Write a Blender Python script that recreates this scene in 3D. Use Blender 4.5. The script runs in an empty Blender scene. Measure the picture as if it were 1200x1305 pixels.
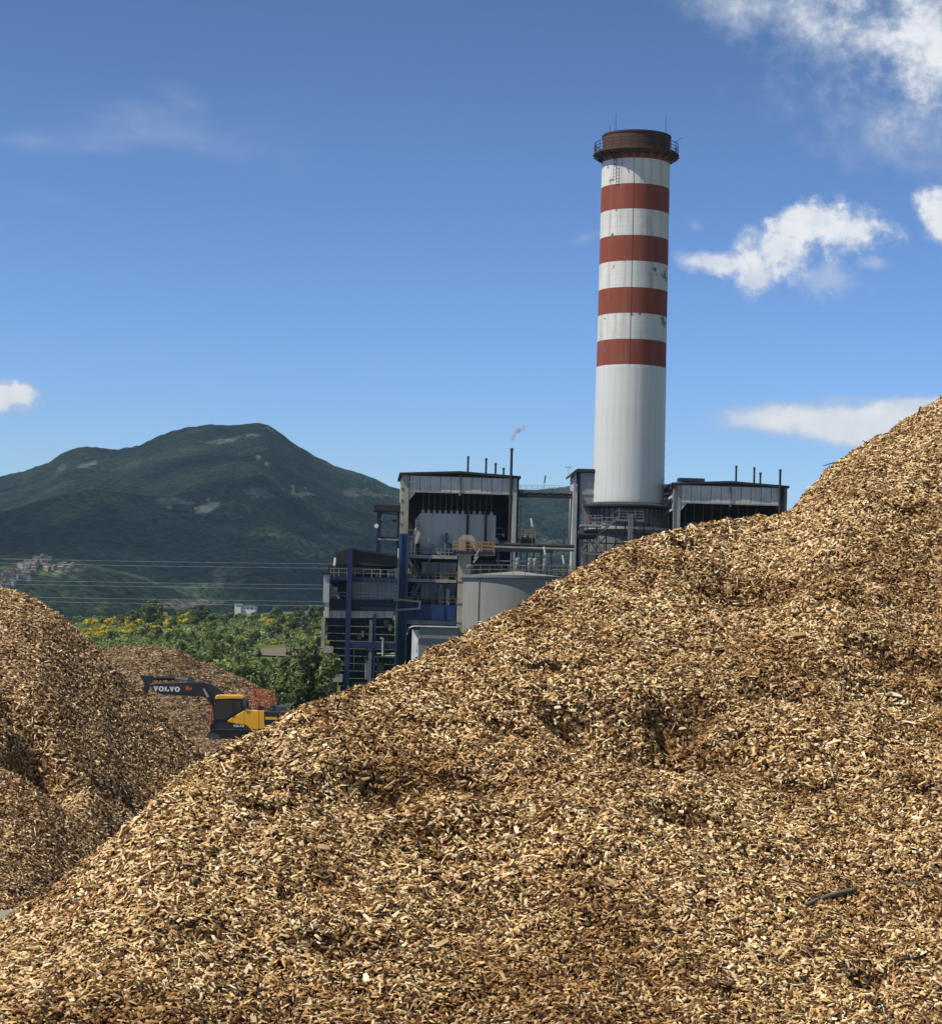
import bpy, math, random
import numpy as np

random.seed(7)
RNG = np.random.default_rng(11)
SC = bpy.context.scene
COL = SC.collection
R = math.radians

# ------------------------------------------------------------------ camera
FPX, CX, CY = 3000.0, 600.0, 652.5          # focal length and centre in photograph pixels
HORIZON = 820.0
ROLL = R(1.54)
EYE = np.array([0.0, 0.0, 4.0])
PITCH = math.atan((HORIZON - CY) / FPX)
_f = np.array([0, math.cos(PITCH), math.sin(PITCH)])
_r0 = np.array([1.0, 0, 0])
_u0 = np.array([0, -math.sin(PITCH), math.cos(PITCH)])
_r = math.cos(ROLL) * _r0 + math.sin(ROLL) * _u0
_u = math.cos(ROLL) * _u0 - math.sin(ROLL) * _r0
cam_data = bpy.data.cameras.new('camera')
cam = bpy.data.objects.new('camera', cam_data)
COL.objects.link(cam)
from mathutils import Matrix, Vector
cam.matrix_world = Matrix(((_r[0], _u[0], -_f[0], EYE[0]), (_r[1], _u[1], -_f[1], EYE[1]),
                           (_r[2], _u[2], -_f[2], EYE[2]), (0, 0, 0, 1)))
cam_data.sensor_fit = 'VERTICAL'
cam_data.sensor_height = 36
cam_data.lens = FPX / 1305.0 * 36
cam_data.clip_start = 0.1
cam_data.clip_end = 40000
SC.camera = cam


def ray(x, y):
    return _f + _r * ((x - CX) / FPX) + _u * ((CY - y) / FPX)


def W(x, y, Y):
    d = ray(x, y)
    return EYE + d * (Y / d[1])


# ------------------------------------------------------------------ sky, sun, exposure
SUN_AZ, SUN_EL = R(70), R(58)               # sun to the left of and behind the camera
sun_dir = np.array([-math.sin(SUN_AZ) * math.cos(SUN_EL), -math.cos(SUN_AZ) * math.cos(SUN_EL), math.sin(SUN_EL)])
SC.view_settings.view_transform = 'Standard'
SC.view_settings.look = 'None'
SC.view_settings.exposure = 0.35
SC.view_settings.gamma = 1.0
SC.view_settings.use_curve_mapping = False
SC.cycles.volume_bounces = 0
SC.cycles.max_bounces = 3
SC.cycles.transparent_max_bounces = 12

sun_data = bpy.data.lights.new('sun', 'SUN')
sun_data.energy = 5.0
sun_data.angle = R(0.53)
sun_data.color = (1.0, 0.93, 0.80)
sun = bpy.data.objects.new('sun', sun_data)
COL.objects.link(sun)
sun.rotation_euler = Vector(sun_dir).to_track_quat('Z', 'Y').to_euler()
sun.location = (-40, -20, 60)


class NT:
    """small helper for node trees"""
    def __init__(self, tree):
        self.t = tree
        tree.nodes.clear()

    def n(self, typ, ins=None, **props):
        nd = self.t.nodes.new(typ)
        for k, v in props.items():
            setattr(nd, k, v)
        for k, v in (ins or {}).items():
            self.set(nd, k, v)
        return nd

    def set(self, nd, k, v):
        sock = nd.inputs[k]
        if isinstance(v, bpy.types.NodeSocket):
            self.t.links.new(v, sock)
        elif isinstance(v, bpy.types.Node):
            self.t.links.new(v.outputs[0], sock)
        else:
            if sock.type == 'RGBA' and len(v) == 3:
                v = (*v, 1)
            sock.default_value = v

    def m(self, op, a, b=0.0, c=0.0, clamp=False):
        nd = self.t.nodes.new('ShaderNodeMath')
        nd.operation = op
        nd.use_clamp = clamp
        for i, v in enumerate((a, b, c)):
            self.set(nd, i, v)
        return nd.outputs[0]

    def mix(self, fac, a, b, blend='MIX'):
        nd = self.t.nodes.new('ShaderNodeMix')
        nd.data_type = 'RGBA'
        nd.blend_type = blend
        self.set(nd, 0, fac)
        self.set(nd, 6, a)
        self.set(nd, 7, b)
        return nd.outputs[2]

    def noise(self, vec, scale, detail=4, rough=0.55, dim='3D'):
        nd = self.n('ShaderNodeTexNoise', {'Scale': scale, 'Detail': detail, 'Roughness': rough}, noise_dimensions=dim)
        if vec is not None:
            self.set(nd, 'Vector', vec)
        return nd.outputs[0]

    def ramp(self, fac, stops, interp='LINEAR'):
        nd = self.t.nodes.new('ShaderNodeValToRGB')
        nd.color_ramp.interpolation = interp
        el = nd.color_ramp.elements
        while len(el) < len(stops):
            el.new(0.5)
        for e, (p, c) in zip(el, stops):
            e.position = p
            e.color = (*c, 1) if len(c) == 3 else c
        self.set(nd, 0, fac)
        return nd.outputs[0]


world = bpy.data.worlds.new('World')
SC.world = world
world.use_nodes = True
world.cycles.sampling_method = 'NONE'     # a smooth sky: plain bounces find it faster than light sampling
wt = NT(world.node_tree)
geo = wt.n('ShaderNodeTexCoord')
dirv = geo.outputs['Generated']
sky = wt.n('ShaderNodeTexSky', sky_type='NISHITA', sun_disc=False, sun_elevation=SUN_EL,
           sun_rotation=math.atan2(sun_dir[0], sun_dir[1]), altitude=300, air_density=1.0, dust_density=0.15, ozone_density=3.0)
sep = wt.n('ShaderNodeSeparateXYZ', {0: dirv})
dx, dy, dz = sep.outputs
# deepen the blue away from the horizon: the phone's rendering of a clear alpine sky
sc_ = wt.n('ShaderNodeSeparateColor', {0: sky.outputs[0]})
chan = [wt.m('MULTIPLY', wt.m('POWER', wt.m('MULTIPLY', sc_.outputs[i], 0.1), p), 10.0 * k) for i, (p, k) in enumerate(((1.7, 1.5), (1.85, 1.63), (2.75, 2.78)))]
skyc = wt.n('ShaderNodeCombineColor', {0: chan[0], 1: chan[1], 2: chan[2]}).outputs[0]
# clouds, laid on the dome by bearing (u) and height (v)
fy = wt.m('MAXIMUM', dy, 0.02)
uu = wt.m('DIVIDE', dx, fy)
vv = wt.m('DIVIDE', dz, fy)
uv = wt.n('ShaderNodeCombineXYZ', {0: uu, 1: vv, 2: 0.0}).outputs[0]
n_big = wt.noise(uv, 26, 8, 0.6)
n_fine = wt.noise(uv, 85, 9, 0.66)
wisp_v = wt.n('ShaderNodeMapping', {'Vector': uv, 'Scale': (14, 42, 1), 'Rotation': (0, 0, 0.25)}).outputs[0]
n_wisp = wt.noise(wisp_v, 1.0, 8, 0.62)
nb = wt.m('SUBTRACT', n_big, 0.5)
nf = wt.m('SUBTRACT', n_fine, 0.5)
nw = wt.m('SUBTRACT', n_wisp, 0.5)


def cloud(px, py, rx, ry, tilt, amp_b, amp_f, soft, dens, kind='puff'):
    p = ray(px, py)
    u0, v0 = p[0] / p[1], p[2] / p[1]
    c, s = math.cos(R(tilt)), math.sin(R(tilt))
    du = wt.m('SUBTRACT', uu, u0)
    dv = wt.m('SUBTRACT', vv, v0)
    a = wt.m('ADD', wt.m('MULTIPLY', du, c * FPX / rx), wt.m('MULTIPLY', dv, s * FPX / rx))
    b = wt.m('ADD', wt.m('MULTIPLY', du, -s * FPX / ry), wt.m('MULTIPLY', dv, c * FPX / ry))
    q = wt.m('SUBTRACT', 1.0, wt.m('SQRT', wt.m('ADD', wt.m('MULTIPLY', a, a), wt.m('MULTIPLY', b, b))))
    q = wt.m('ADD', q, wt.m('ADD', wt.m('MULTIPLY', nw if kind == 'wisp' else nb, amp_b), wt.m('MULTIPLY', nf, amp_f)))
    mr = wt.n('ShaderNodeMapRange', {0: q, 1: 0.0, 2: soft, 3: 0.0, 4: dens}, interpolation_type='SMOOTHSTEP')
    return mr.outputs[0]


CL = [
    # upper right bank
    cloud(1195, 50, 215, 120, -25, 1.7, 1.2, 1.0, 0.97), cloud(1080, 50, 240, 95, -22, 2.1, 1.6, 1.5, 0.72),
    cloud(1170, 160, 230, 85, -8, 2.2, 1.1, 1.8, 0.6), cloud(970, 12, 190, 48, -10, 2.0, 0.9, 1.7, 0.6),
    # the dragon-shaped puff
    cloud(1078, 294, 88, 44, -4, 1.3, 2.0, 0.85, 0.93), cloud(990, 318, 88, 42, 24, 1.3, 2.0, 0.9, 0.93), cloud(1030, 282, 60, 28, 12, 0.9, 1.4, 0.5, 0.9),
    cloud(912, 336, 66, 20, -4, 1.2, 1.4, 0.7, 0.85), cloud(1060, 355, 50, 36, 0, 1.9, 1.8, 0.9, 0.5), cloud(965, 352, 36, 30, 50, 1.0, 1.5, 0.6, 0.8),
    cloud(1110, 335, 30, 14, 0, 1.4, 1.4, 1.0, 0.4),
    # right edge
    cloud(1212, 282, 46, 66, 50, 0.9, 1.4, 0.55, 0.97),
    # lens cloud low on the right
    cloud(1090, 543, 165, 38, -3, 0.5, 0.5, 0.55, 0.95), cloud(985, 533, 115, 26, 3, 0.6, 0.6, 0.85, 0.8), cloud(1170, 521, 85, 22, 4, 0.8, 0.7, 0.6, 0.8),
    cloud(1080, 508, 50, 8, 0, 0.8, 0.6, 1.0, 0.4),
    # left edge puff
    cloud(3, 507, 62, 28, 4, 0.9, 1.5, 0.5, 0.95),
    # faint wisps
    cloud(225, 172, 230, 52, -8, 2.6, 0.8, 2.0, 0.27, 'wisp'), cloud(45, 182, 150, 36, 0, 2.6, 0.8, 2.0, 0.22, 'wisp'), cloud(240, 130, 90, 24, -30, 2.6, 0.8, 2.0, 0.22, 'wisp'),
    cloud(745, 303, 34, 12, 22, 1.2, 0.5, 1.4, 0.35, 'wisp'), cloud(885, 288, 14, 10, -30, 1.2, 0.9, 1.2, 0.3),
    cloud(265, 492, 22, 8, 0, 0.8, 0.5, 1.5, 0.22), cloud(455, 540, 26, 9, 0, 0.8, 0.5, 1.5, 0.16), cloud(60, 250, 120, 18, -10, 2.0, 0.5, 2.4, 0.14, 'wisp'),
]
acc = CL[0]
for c_ in CL[1:]:
    acc = wt.m('SUBTRACT', 1.0, wt.m('MULTIPLY', wt.m('SUBTRACT', 1.0, acc), wt.m('SUBTRACT', 1.0, c_)))
# the same scattered fair-weather clouds elsewhere on the dome
gen_v = wt.n('ShaderNodeMapping', {'Vector': dirv, 'Scale': (2.2, 2.2, 5.0)}).outputs[0]
gn = wt.noise(gen_v, 1.6, 7, 0.58)
gmask = wt.n('ShaderNodeMapRange', {0: gn, 1: 0.60, 2: 0.78, 3: 0.0, 4: 0.8}, interpolation_type='SMOOTHSTEP').outputs[0]
off = wt.m('MAXIMUM', wt.m('MULTIPLY', wt.m('SUBTRACT', wt.m('ABSOLUTE', uu), 0.28), 6.0, clamp=True),
           wt.m('MULTIPLY', wt.m('SUBTRACT', wt.m('ABSOLUTE', vv), 0.34), 6.0, clamp=True))
up = wt.m('MULTIPLY', wt.m('SUBTRACT', dz, 0.02), 8.0, clamp=True)
acc = wt.m('MAXIMUM', acc, wt.m('MULTIPLY', wt.m('MULTIPLY', gmask, off), up))
shade = wt.ramp(wt.m('ADD', wt.m('MULTIPLY', acc, 0.75), wt.m('MULTIPLY', nf, 0.5)), [(0.0, (4.4, 5.1, 6.3)), (0.4, (5.6, 6.1, 6.9)), (0.8, (8.0, 8.1, 8.2))])
skyout = wt.mix(acc, skyc, shade)
bg = wt.n('ShaderNodeBackground', {'Color': skyout, 'Strength': 0.093})
wt.n('ShaderNodeOutputWorld', {0: bg.outputs[0]})


# ------------------------------------------------------------------ scene helpers
def tag(o, label=None, cat=None, group=None, kind=None):
    for k, v in (('label', label), ('category', cat), ('group', group), ('kind', kind)):
        if v:
            o[k] = v
    return o


def thing(name, label, cat, loc=(0, 0, 0), group=None):
    o = bpy.data.objects.new(name, None)
    COL.objects.link(o)
    o.location = loc
    o.empty_display_size = 0.2
    return tag(o, label, cat, group)


def world_loc(o):
    v = np.zeros(3)
    while o is not None:
        v += np.array(o.location)
        o = o.parent
    return v


def link(name, me, parent=None, loc=None):
    o = bpy.data.objects.new(name, me)
    COL.objects.link(o)
    if parent is not None:
        o.parent = parent
    if loc is not None:
        o.location = loc
    return o


class MB:
    """collects shapes given in world coordinates, then links them as one mesh"""
    def __init__(self):
        self.v, self.f = [], []

    def add(self, verts, faces):
        k = len(self.v)
        self.v += [tuple(map(float, p)) for p in verts]
        self.f += [tuple(i + k for i in fc) for fc in faces]
        return self

    def box(self, x0, x1, y0, y1, z0, z1):
        return self.add([(x0, y0, z0), (x1, y0, z0), (x1, y1, z0), (x0, y1, z0), (x0, y0, z1), (x1, y0, z1), (x1, y1, z1), (x0, y1, z1)],
                        [(0, 3, 2, 1), (4, 5, 6, 7), (0, 1, 5, 4), (1, 2, 6, 5), (2, 3, 7, 6), (3, 0, 4, 7)])

    def pbox(self, x0, y0, x1, y1, Ya, Yb):
        """upright box from a pixel rectangle (extents at mid height / mid width) on the plane Y=Ya, reaching back to Yb"""
        c = W((x0 + x1) / 2, (y0 + y1) / 2, Ya)
        s = Ya / FPX / 2
        return self.box(c[0] - (x1 - x0) * s, c[0] + (x1 - x0) * s, Ya, Yb, c[2] - (y1 - y0) * s, c[2] + (y1 - y0) * s)

    def beam(self, a, b, w, h=None):
        a, b = np.array(a, float), np.array(b, float)
        h = h or w
        d = b - a
        d /= np.linalg.norm(d)
        up = np.array([0, 0, 1.0]) if abs(d[2]) < 0.95 else np.array([0, 1.0, 0])
        s = np.cross(d, up)
        s /= np.linalg.norm(s)
        t = np.cross(s, d)
        pts = []
        for p in (a, b):
            for i, j in ((-1, -1), (1, -1), (1, 1), (-1, 1)):
                pts.append(p + s * i * w / 2 + t * j * h / 2)
        return self.add(pts, [(0, 1, 2, 3), (7, 6, 5, 4), (0, 4, 5, 1), (1, 5, 6, 2), (2, 6, 7, 3), (3, 7, 4, 0)])

    def tube(self, pts, r, n=8, r1=None):
        pts = [np.array(p, float) for p in pts]
        rings = []
        m = len(pts)
        for i, p in enumerate(pts):
            d = pts[min(i + 1, m - 1)] - pts[max(i - 1, 0)]
            d /= np.linalg.norm(d)
            ref = np.array([0, 0, 1.0]) if abs(d[2]) < 0.9 else np.array([1.0, 0, 0])
            s = np.cross(d, ref)
            s /= np.linalg.norm(s)
            t = np.cross(s, d)
            rr = r if r1 is None else r + (r1 - r) * i / (m - 1)
            rings.append([p + rr * (math.cos(2 * math.pi * k / n) * s + math.sin(2 * math.pi * k / n) * t) for k in range(n)])
        faces = []
        for i in range(m - 1):
            for k in range(n):
                faces.append((i * n + k, i * n + (k + 1) % n, (i + 1) * n + (k + 1) % n, (i + 1) * n + k))
        faces.append(tuple(range(n - 1, -1, -1)))
        faces.append(tuple((m - 1) * n + k for k in range(n)))
        return self.add([q for rg in rings for q in rg], faces)

    def lathe(self, cx, cy, prof, n=48, a0=0.0, a1=2 * math.pi):
        full = abs(a1 - a0 - 2 * math.pi) < 1e-6
        cnt = n if full else n + 1
        vs = []
        for (r, z) in prof:
            for k in range(cnt):
                a = a0 + (a1 - a0) * k / n
                vs.append((cx + r * math.cos(a), cy + r * math.sin(a), z))
        fs = []
        for i in range(len(prof) - 1):
            for k in range(n):
                k2 = (k + 1) % cnt
                fs.append((i * cnt + k, i * cnt + k2, (i + 1) * cnt + k2, (i + 1) * cnt + k))
        return self.add(vs, fs)

    def prism(self, poly, Ya, Yb):
        """polygon in (X,Z) extruded from Ya to Yb"""
        n = len(poly)
        vs = [(p[0], Ya, p[1]) for p in poly] + [(p[0], Yb, p[1]) for p in poly]
        fs = [tuple(range(n)), tuple(range(2 * n - 1, n - 1, -1))] + [(i, i + n, (i + 1) % n + n, (i + 1) % n) for i in range(n)]
        return self.add(vs, fs)

    def pprism(self, pix, Ya, Yb):
        return self.prism([(W(x, y, Ya)[0], W(x, y, Ya)[2]) for x, y in pix], Ya, Yb)

    def rail(self, a, b, h=1.05, n=None, r=0.03, mids=2):
        """handrail between two floor points"""
        a, b = np.array(a, float), np.array(b, float)
        L = np.linalg.norm(b - a)
        n = n or max(2, int(L / 1.4) + 1)
        for i in range(n):
            p = a + (b - a) * i / (n - 1)
            self.beam(p, p + (0, 0, h), r * 2)
        for k in range(mids):
            zz = h - k * h / mids - r
            self.beam(a + (0, 0, zz), b + (0, 0, zz), r * 1.9)
        return self

    def build(self, name, mat, parent=None, smooth=False, bevel=0.0):
        me = bpy.data.meshes.new(name)
        off = world_loc(parent) if parent is not None else np.zeros(3)
        if parent is None and self.v:
            arr = np.array(self.v)
            off = np.array([arr[:, 0].mean(), arr[:, 1].mean(), arr[:, 2].min()])
        me.from_pydata([(p[0] - off[0], p[1] - off[1], p[2] - off[2]) for p in self.v], [], self.f)
        me.materials.append(mat)
        if smooth:
            me.shade_smooth()
        o = link(name, me, parent, None if parent is not None else off)
        if bevel:
            md = o.modifiers.new('bevel', 'BEVEL')
            md.width = bevel
            md.segments = 1
            md.limit_method = 'ANGLE'
        return o


def recalc(o):
    import bmesh
    bm = bmesh.new()
    bm.from_mesh(o.data)
    bmesh.ops.recalc_face_normals(bm, faces=bm.faces)
    bm.to_mesh(o.data)
    bm.free()
    return o


def part(name, mat, parent, fn, **kw):
    m = MB()
    fn(m)
    return m.build(name, mat, parent, **kw)


# ------------------------------------------------------------------ materials
def new_mat(name):
    m = bpy.data.materials.new(name)
    m.use_nodes = True
    return m, NT(m.node_tree)


def finish(nt, color, rough=0.7, metal=0.0, normal=None, spec=0.4):
    b = nt.n('ShaderNodeBsdfPrincipled', {'Base Color': color, 'Roughness': rough, 'Metallic': metal, 'Specular IOR Level': spec})
    if normal is not None:
        nt.set(b, 'Normal', normal)
    nt.n('ShaderNodeOutputMaterial', {0: b.outputs[0]})
    return b


def mat(name, c, rough=0.7, metal=0.0, var=0.25, scale=0.6, streak=0.0, bump=0.0, rust=None, rib=0.0):
    """worn paint / metal / concrete: uneven tone, vertical dirt streaks, optional rust spots, optional vertical ribs (per metre)"""
    m, nt = new_mat(name)
    co = nt.n('ShaderNodeTexCoord').outputs['Object']
    n1 = nt.noise(co, scale, 6, 0.6)
    dark = tuple(x * (1 - var) for x in c)
    lite = tuple(min(1, x * (1 + var * 0.6)) for x in c)
    col = nt.ramp(n1, [(0.3, dark), (0.7, lite)])
    if streak:
        sv = nt.n('ShaderNodeMapping', {'Vector': co, 'Scale': (1.8, 1.8, 0.12)}).outputs[0]
        n2 = nt.noise(sv, 1.0, 5, 0.65)
        f = nt.n('ShaderNodeMapRange', {0: n2, 1: 0.5, 2: 0.75, 3: 0.0, 4: streak}).outputs[0]
        col = nt.mix(f, col, tuple(x * 0.35 + 0.02 for x in c))
    if rust:
        n3 = nt.noise(co, scale * 2.3, 8, 0.7)
        f = nt.n('ShaderNodeMapRange', {0: n3, 1: 0.58, 2: 0.68, 3: 0.0, 4: 0.85}).outputs[0]
        col = nt.mix(f, col, rust)
    nor = None
    if rib:
        wv = nt.n('ShaderNodeTexWave', {'Vector': co, 'Scale': rib, 'Distortion': 0.0}, wave_type='BANDS', bands_direction='X')
        nor = nt.n('ShaderNodeBump', {'Height': wv.outputs[1], 'Strength': 0.7, 'Distance': 0.05}).outputs[0]
    elif bump:
        nor = nt.n('ShaderNodeBump', {'Height': nt.noise(co, scale * 9, 5, 0.65), 'Strength': bump, 'Distance': 0.05}).outputs[0]
    finish(nt, col, rough, metal, nor)
    return m


M = {}
M['concrete'] = mat('weathered_concrete', (0.36, 0.32, 0.24), 0.9, var=0.3, scale=0.5, streak=0.6, bump=0.3)
M['dark_concrete'] = mat('sooty_concrete', (0.13, 0.125, 0.115), 0.9, var=0.4, scale=0.4, streak=0.6, bump=0.3)
M['grey_panel'] = mat('grey_sheet_panel', (0.53, 0.50, 0.45), 0.6, var=0.2, scale=0.5, streak=0.7)
M['grey_rib'] = mat('grey_ribbed_sheet', (0.30, 0.305, 0.30), 0.6, var=0.25, scale=0.3, streak=0.7, rib=5.0)
M['casing'] = mat('boiler_casing_sheet', (0.52, 0.49, 0.44), 0.5, var=0.15, scale=0.3, streak=0.45, rib=2.2)
M['dark_steel'] = mat('dark_steel', (0.020, 0.020, 0.021), 0.85, var=0.4, scale=0.8)
M['black_void'] = mat('interior_shade_wall', (0.028, 0.027, 0.026), 0.9, var=0.5, scale=0.3)  # near-black colour stands in for the shade inside the open buildings
M['blue_bright'] = mat('bright_blue_painted_steel', (0.016, 0.05, 0.17), 0.5, var=0.3, scale=0.5, streak=0.4)
M['blue'] = mat('blue_painted_steel', (0.011, 0.022, 0.075), 0.5, var=0.3, scale=0.5, streak=0.4)
M['dark_blue'] = mat('dark_blue_painted_steel', (0.010, 0.016, 0.042), 0.7, var=0.35, scale=0.6, streak=0.3)
M['light_steel'] = mat('galvanised_steel', (0.33, 0.33, 0.32), 0.6, 0.1, var=0.3, scale=0.8, streak=0.5)
M['pale_steel'] = mat('pale_grey_paint', (0.42, 0.42, 0.40), 0.55, var=0.2, scale=0.5, streak=0.5)
M['mid_steel'] = mat('grey_steelwork', (0.14, 0.15, 0.155), 0.6, var=0.3, scale=0.8, streak=0.3)
M['yellow_rail'] = mat('faded_yellow_paint', (0.22, 0.175, 0.07), 0.6, var=0.35, scale=1.2, rust=(0.16, 0.07, 0.03))
M['orange_rail'] = mat('rusty_orange_paint', (0.34, 0.18, 0.07), 0.6, var=0.3, scale=1.2, rust=(0.2, 0.08, 0.03))
M['rust_pipe'] = mat('dark_rusty_pipe', (0.03, 0.022, 0.022), 0.7, var=0.4, scale=0.9, rust=(0.05, 0.025, 0.018))
M['tank'] = mat('grey_silo_paint', (0.195, 0.195, 0.172), 0.65, var=0.12, scale=0.25, streak=0.25)
M['lamp'] = mat('white_lamp_housing', (0.75, 0.75, 0.73), 0.5, var=0.05)
M['roof_sheet'] = mat('dark_roof_sheet', (0.030, 0.029, 0.028), 0.85, var=0.35, scale=0.6)
M['steel_wire'] = mat('aluminium_cable', (0.62, 0.63, 0.62), 0.4, 0.4, var=0.1)
# ------------------------------------------------------------------ numeric noise and height fields
def vnoise(x, y, seed=0):
    xi, yi = np.floor(x).astype(np.int64), np.floor(y).astype(np.int64)
    fx, fy_ = x - xi, y - yi
    fx = fx * fx * fx * (fx * (fx * 6 - 15) + 10)
    fy_ = fy_ * fy_ * fy_ * (fy_ * (fy_ * 6 - 15) + 10)

    def h(a, b):
        v = (a * 374761393 + b * 668265263 + seed * 974634777) & 0x7fffffff
        v = ((v ^ (v >> 13)) * 1274126177) & 0x7fffffff
        v = (v ^ (v >> 16)) & 0xffff
        return v / 32767.5 - 1.0
    a, b, c, d = h(xi, yi), h(xi + 1, yi), h(xi, yi + 1), h(xi + 1, yi + 1)
    return (a + (b - a) * fx) * (1 - fy_) + (c + (d - c) * fx) * fy_


def fbm(x, y, oct=5, seed=0, gain=0.5, ridged=False):
    s, amp, tot = 0.0, 1.0, 0.0
    for i in range(oct):
        n = vnoise(x, y, seed + i * 17)
        if ridged:
            n = 1 - 2 * np.abs(n)
        s = s + n * amp
        tot += amp
        amp *= gain
        ca, sa = math.cos(0.6), math.sin(0.6)
        x, y = (x * ca - y * sa) * 2.03 + 5.3, (x * sa + y * ca) * 2.03 - 3.1
    return s / tot


def silh(pix):
    """pixel outline -> (bearing, elevation) table"""
    p = np.array([ray(x, y) for x, y in pix])
    return p[:, 0] / p[:, 1], p[:, 2] / p[:, 1]


def smin(a, b, k):
    h = np.clip(0.5 + 0.5 * (b - a) / k, 0, 1)
    return b + (a - b) * h - k * h * (1 - h)


def grid_mesh(name, X, Yy, Z, material, parent=None, smooth=True, attr=None):
    ny, nx = X.shape
    co = np.stack([X, Yy, Z], -1).reshape(-1, 3).astype(np.float32)
    idx = np.arange(nx * ny).reshape(ny, nx)
    q = np.stack([idx[:-1, :-1], idx[:-1, 1:], idx[1:, 1:], idx[1:, :-1]], -1).reshape(-1, 4)
    me = raw_mesh(name, co, q)
    me.materials.append(material)
    if smooth:
        me.shade_smooth()
    if attr is not None:
        at = me.attributes.new('tone', 'FLOAT_COLOR', 'POINT')
        at.data.foreach_set('color', np.concatenate([attr.reshape(-1, 3), np.ones((nx * ny, 1))], 1).astype(np.float32).ravel())
    return link(name, me, parent)


def raw_mesh(name, co, faces):
    """faces: (n,k) array of one polygon size, or list of such arrays"""
    me = bpy.data.meshes.new(name)
    if not isinstance(faces, list):
        faces = [faces]
    me.vertices.add(len(co))
    me.vertices.foreach_set('co', np.asarray(co, np.float32).ravel())
    loops = np.concatenate([f.ravel() for f in faces]).astype(np.int32)
    sizes = np.concatenate([np.full(len(f), f.shape[1]) for f in faces]).astype(np.int32)
    starts = np.concatenate([[0], np.cumsum(sizes)[:-1]]).astype(np.int32)
    me.loops.add(len(loops))
    me.loops.foreach_set('vertex_index', loops)
    me.polygons.add(len(sizes))
    me.polygons.foreach_set('loop_start', starts)
    me.polygons.foreach_set('loop_total', sizes)
    me.update(calc_edges=True)
    return me


def cast(hfun, px, py, Ya, Yb, n=4000):
    """where the sight line through a pixel first meets a height field"""
    d = ray(px, py)
    Yv = np.linspace(Ya, Yb, n)
    X = EYE[0] + d[0] / d[1] * Yv
    Z = EYE[2] + d[2] / d[1] * Yv
    below = Z < hfun(X, Yv)
    i = int(np.argmax(below)) if below.any() else n - 1
    return np.array([X[i], Yv[i], Z[i]])


# ------------------------------------------------------------------ ground
def yard_z(Y):
    return np.interp(Y, [-50, 45, 115, 200, 400, 1500, 9000], [0, 0, -2.0, -2.6, -5, -12, -12])


gx = np.concatenate([np.linspace(-6000, -400, 12), np.linspace(-300, 300, 25), np.linspace(400, 6000, 12)])
gy = np.concatenate([np.linspace(-1500, -60, 6), np.linspace(-40, 220, 53), np.linspace(240, 800, 15), np.linspace(900, 9000, 20)])
GX, GY = np.meshgrid(gx, gy)
m_, nt = new_mat('yard_ground')
co = nt.n('ShaderNodeTexCoord').outputs['Object']
c1 = nt.ramp(nt.noise(co, 0.35, 7, 0.65), [(0.3, (0.17, 0.14, 0.10)), (0.7, (0.33, 0.30, 0.26))])
c2 = nt.ramp(nt.noise(co, 9.0, 6, 0.7), [(0.35, (0.10, 0.075, 0.045)), (0.65, (0.36, 0.32, 0.27))])
sepn = nt.n('ShaderNodeSeparateXYZ', {0: co})
far = nt.m('MULTIPLY', nt.m('SUBTRACT', sepn.outputs[1], 190.0), 0.05, clamp=True)
colr = nt.mix(far, nt.mix(0.5, c1, c2), nt.ramp(nt.noise(co, 0.02, 8, 0.6), [(0.35, (0.03, 0.05, 0.015)), (0.65, (0.08, 0.10, 0.03))]))
finish(nt, colr, 0.95, normal=nt.n('ShaderNodeBump', {'Height': nt.noise(co, 14, 5, 0.7), 'Strength': 0.5, 'Distance': 0.05}).outputs[0])
g = grid_mesh('ground', GX, GY, yard_z(GY), m_)
tag(g, kind='structure')

# ------------------------------------------------------------------ wood chip materials
def chip_mat(name, ramp, wet=0.8):
    m, nt = new_mat(name)
    ge = nt.n('ShaderNodeNewGeometry')
    col = nt.ramp(ge.outputs['Random Per Island'], ramp)
    co = nt.n('ShaderNodeTexCoord').outputs['Object']
    damp = nt.n('ShaderNodeMapRange', {0: nt.noise(co, 0.8, 6, 0.62), 1: 0.45, 2: 0.62, 3: 0.0, 4: wet}).outputs[0]
    col = nt.mix(damp, col, (0.50, 0.39, 0.275, 1), 'MULTIPLY')
    gr = nt.noise(nt.n('ShaderNodeMapping', {'Vector': co, 'Scale': (60, 160, 60)}).outputs[0], 1.0, 3, 0.6)
    col = nt.mix(0.5, col, nt.ramp(gr, [(0.3, (0.55, 0.5, 0.45)), (0.7, (1.0, 1.0, 1.0))]), 'MULTIPLY')
    finish(nt, col, 0.8, spec=0.25)
    return m


CHIP_RAMP = [(0.0, (0.034, 0.015, 0.005)), (0.2, (0.11, 0.051, 0.017)), (0.40, (0.29, 0.158, 0.057)), (0.60, (0.55, 0.345, 0.14)),
             (0.80, (0.79, 0.58, 0.29)), (1.0, (0.95, 0.83, 0.56))]
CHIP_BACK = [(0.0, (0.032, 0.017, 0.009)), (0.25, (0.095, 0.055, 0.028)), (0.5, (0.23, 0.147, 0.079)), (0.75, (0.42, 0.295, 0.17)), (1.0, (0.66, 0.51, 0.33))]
CHIP_OLD = [(0.0, (0.055, 0.027, 0.012)), (0.2, (0.17, 0.092, 0.039)), (0.42, (0.40, 0.238, 0.108)), (0.66, (0.61, 0.405, 0.20)),
            (0.88, (0.80, 0.60, 0.345)), (1.0, (0.92, 0.80, 0.55))]
M['chip'] = chip_mat('fresh_wood_chip', CHIP_RAMP)
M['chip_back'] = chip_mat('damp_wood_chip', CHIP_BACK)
M['chip_old'] = chip_mat('weathered_wood_chip', CHIP_OLD, 0.35)


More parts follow.
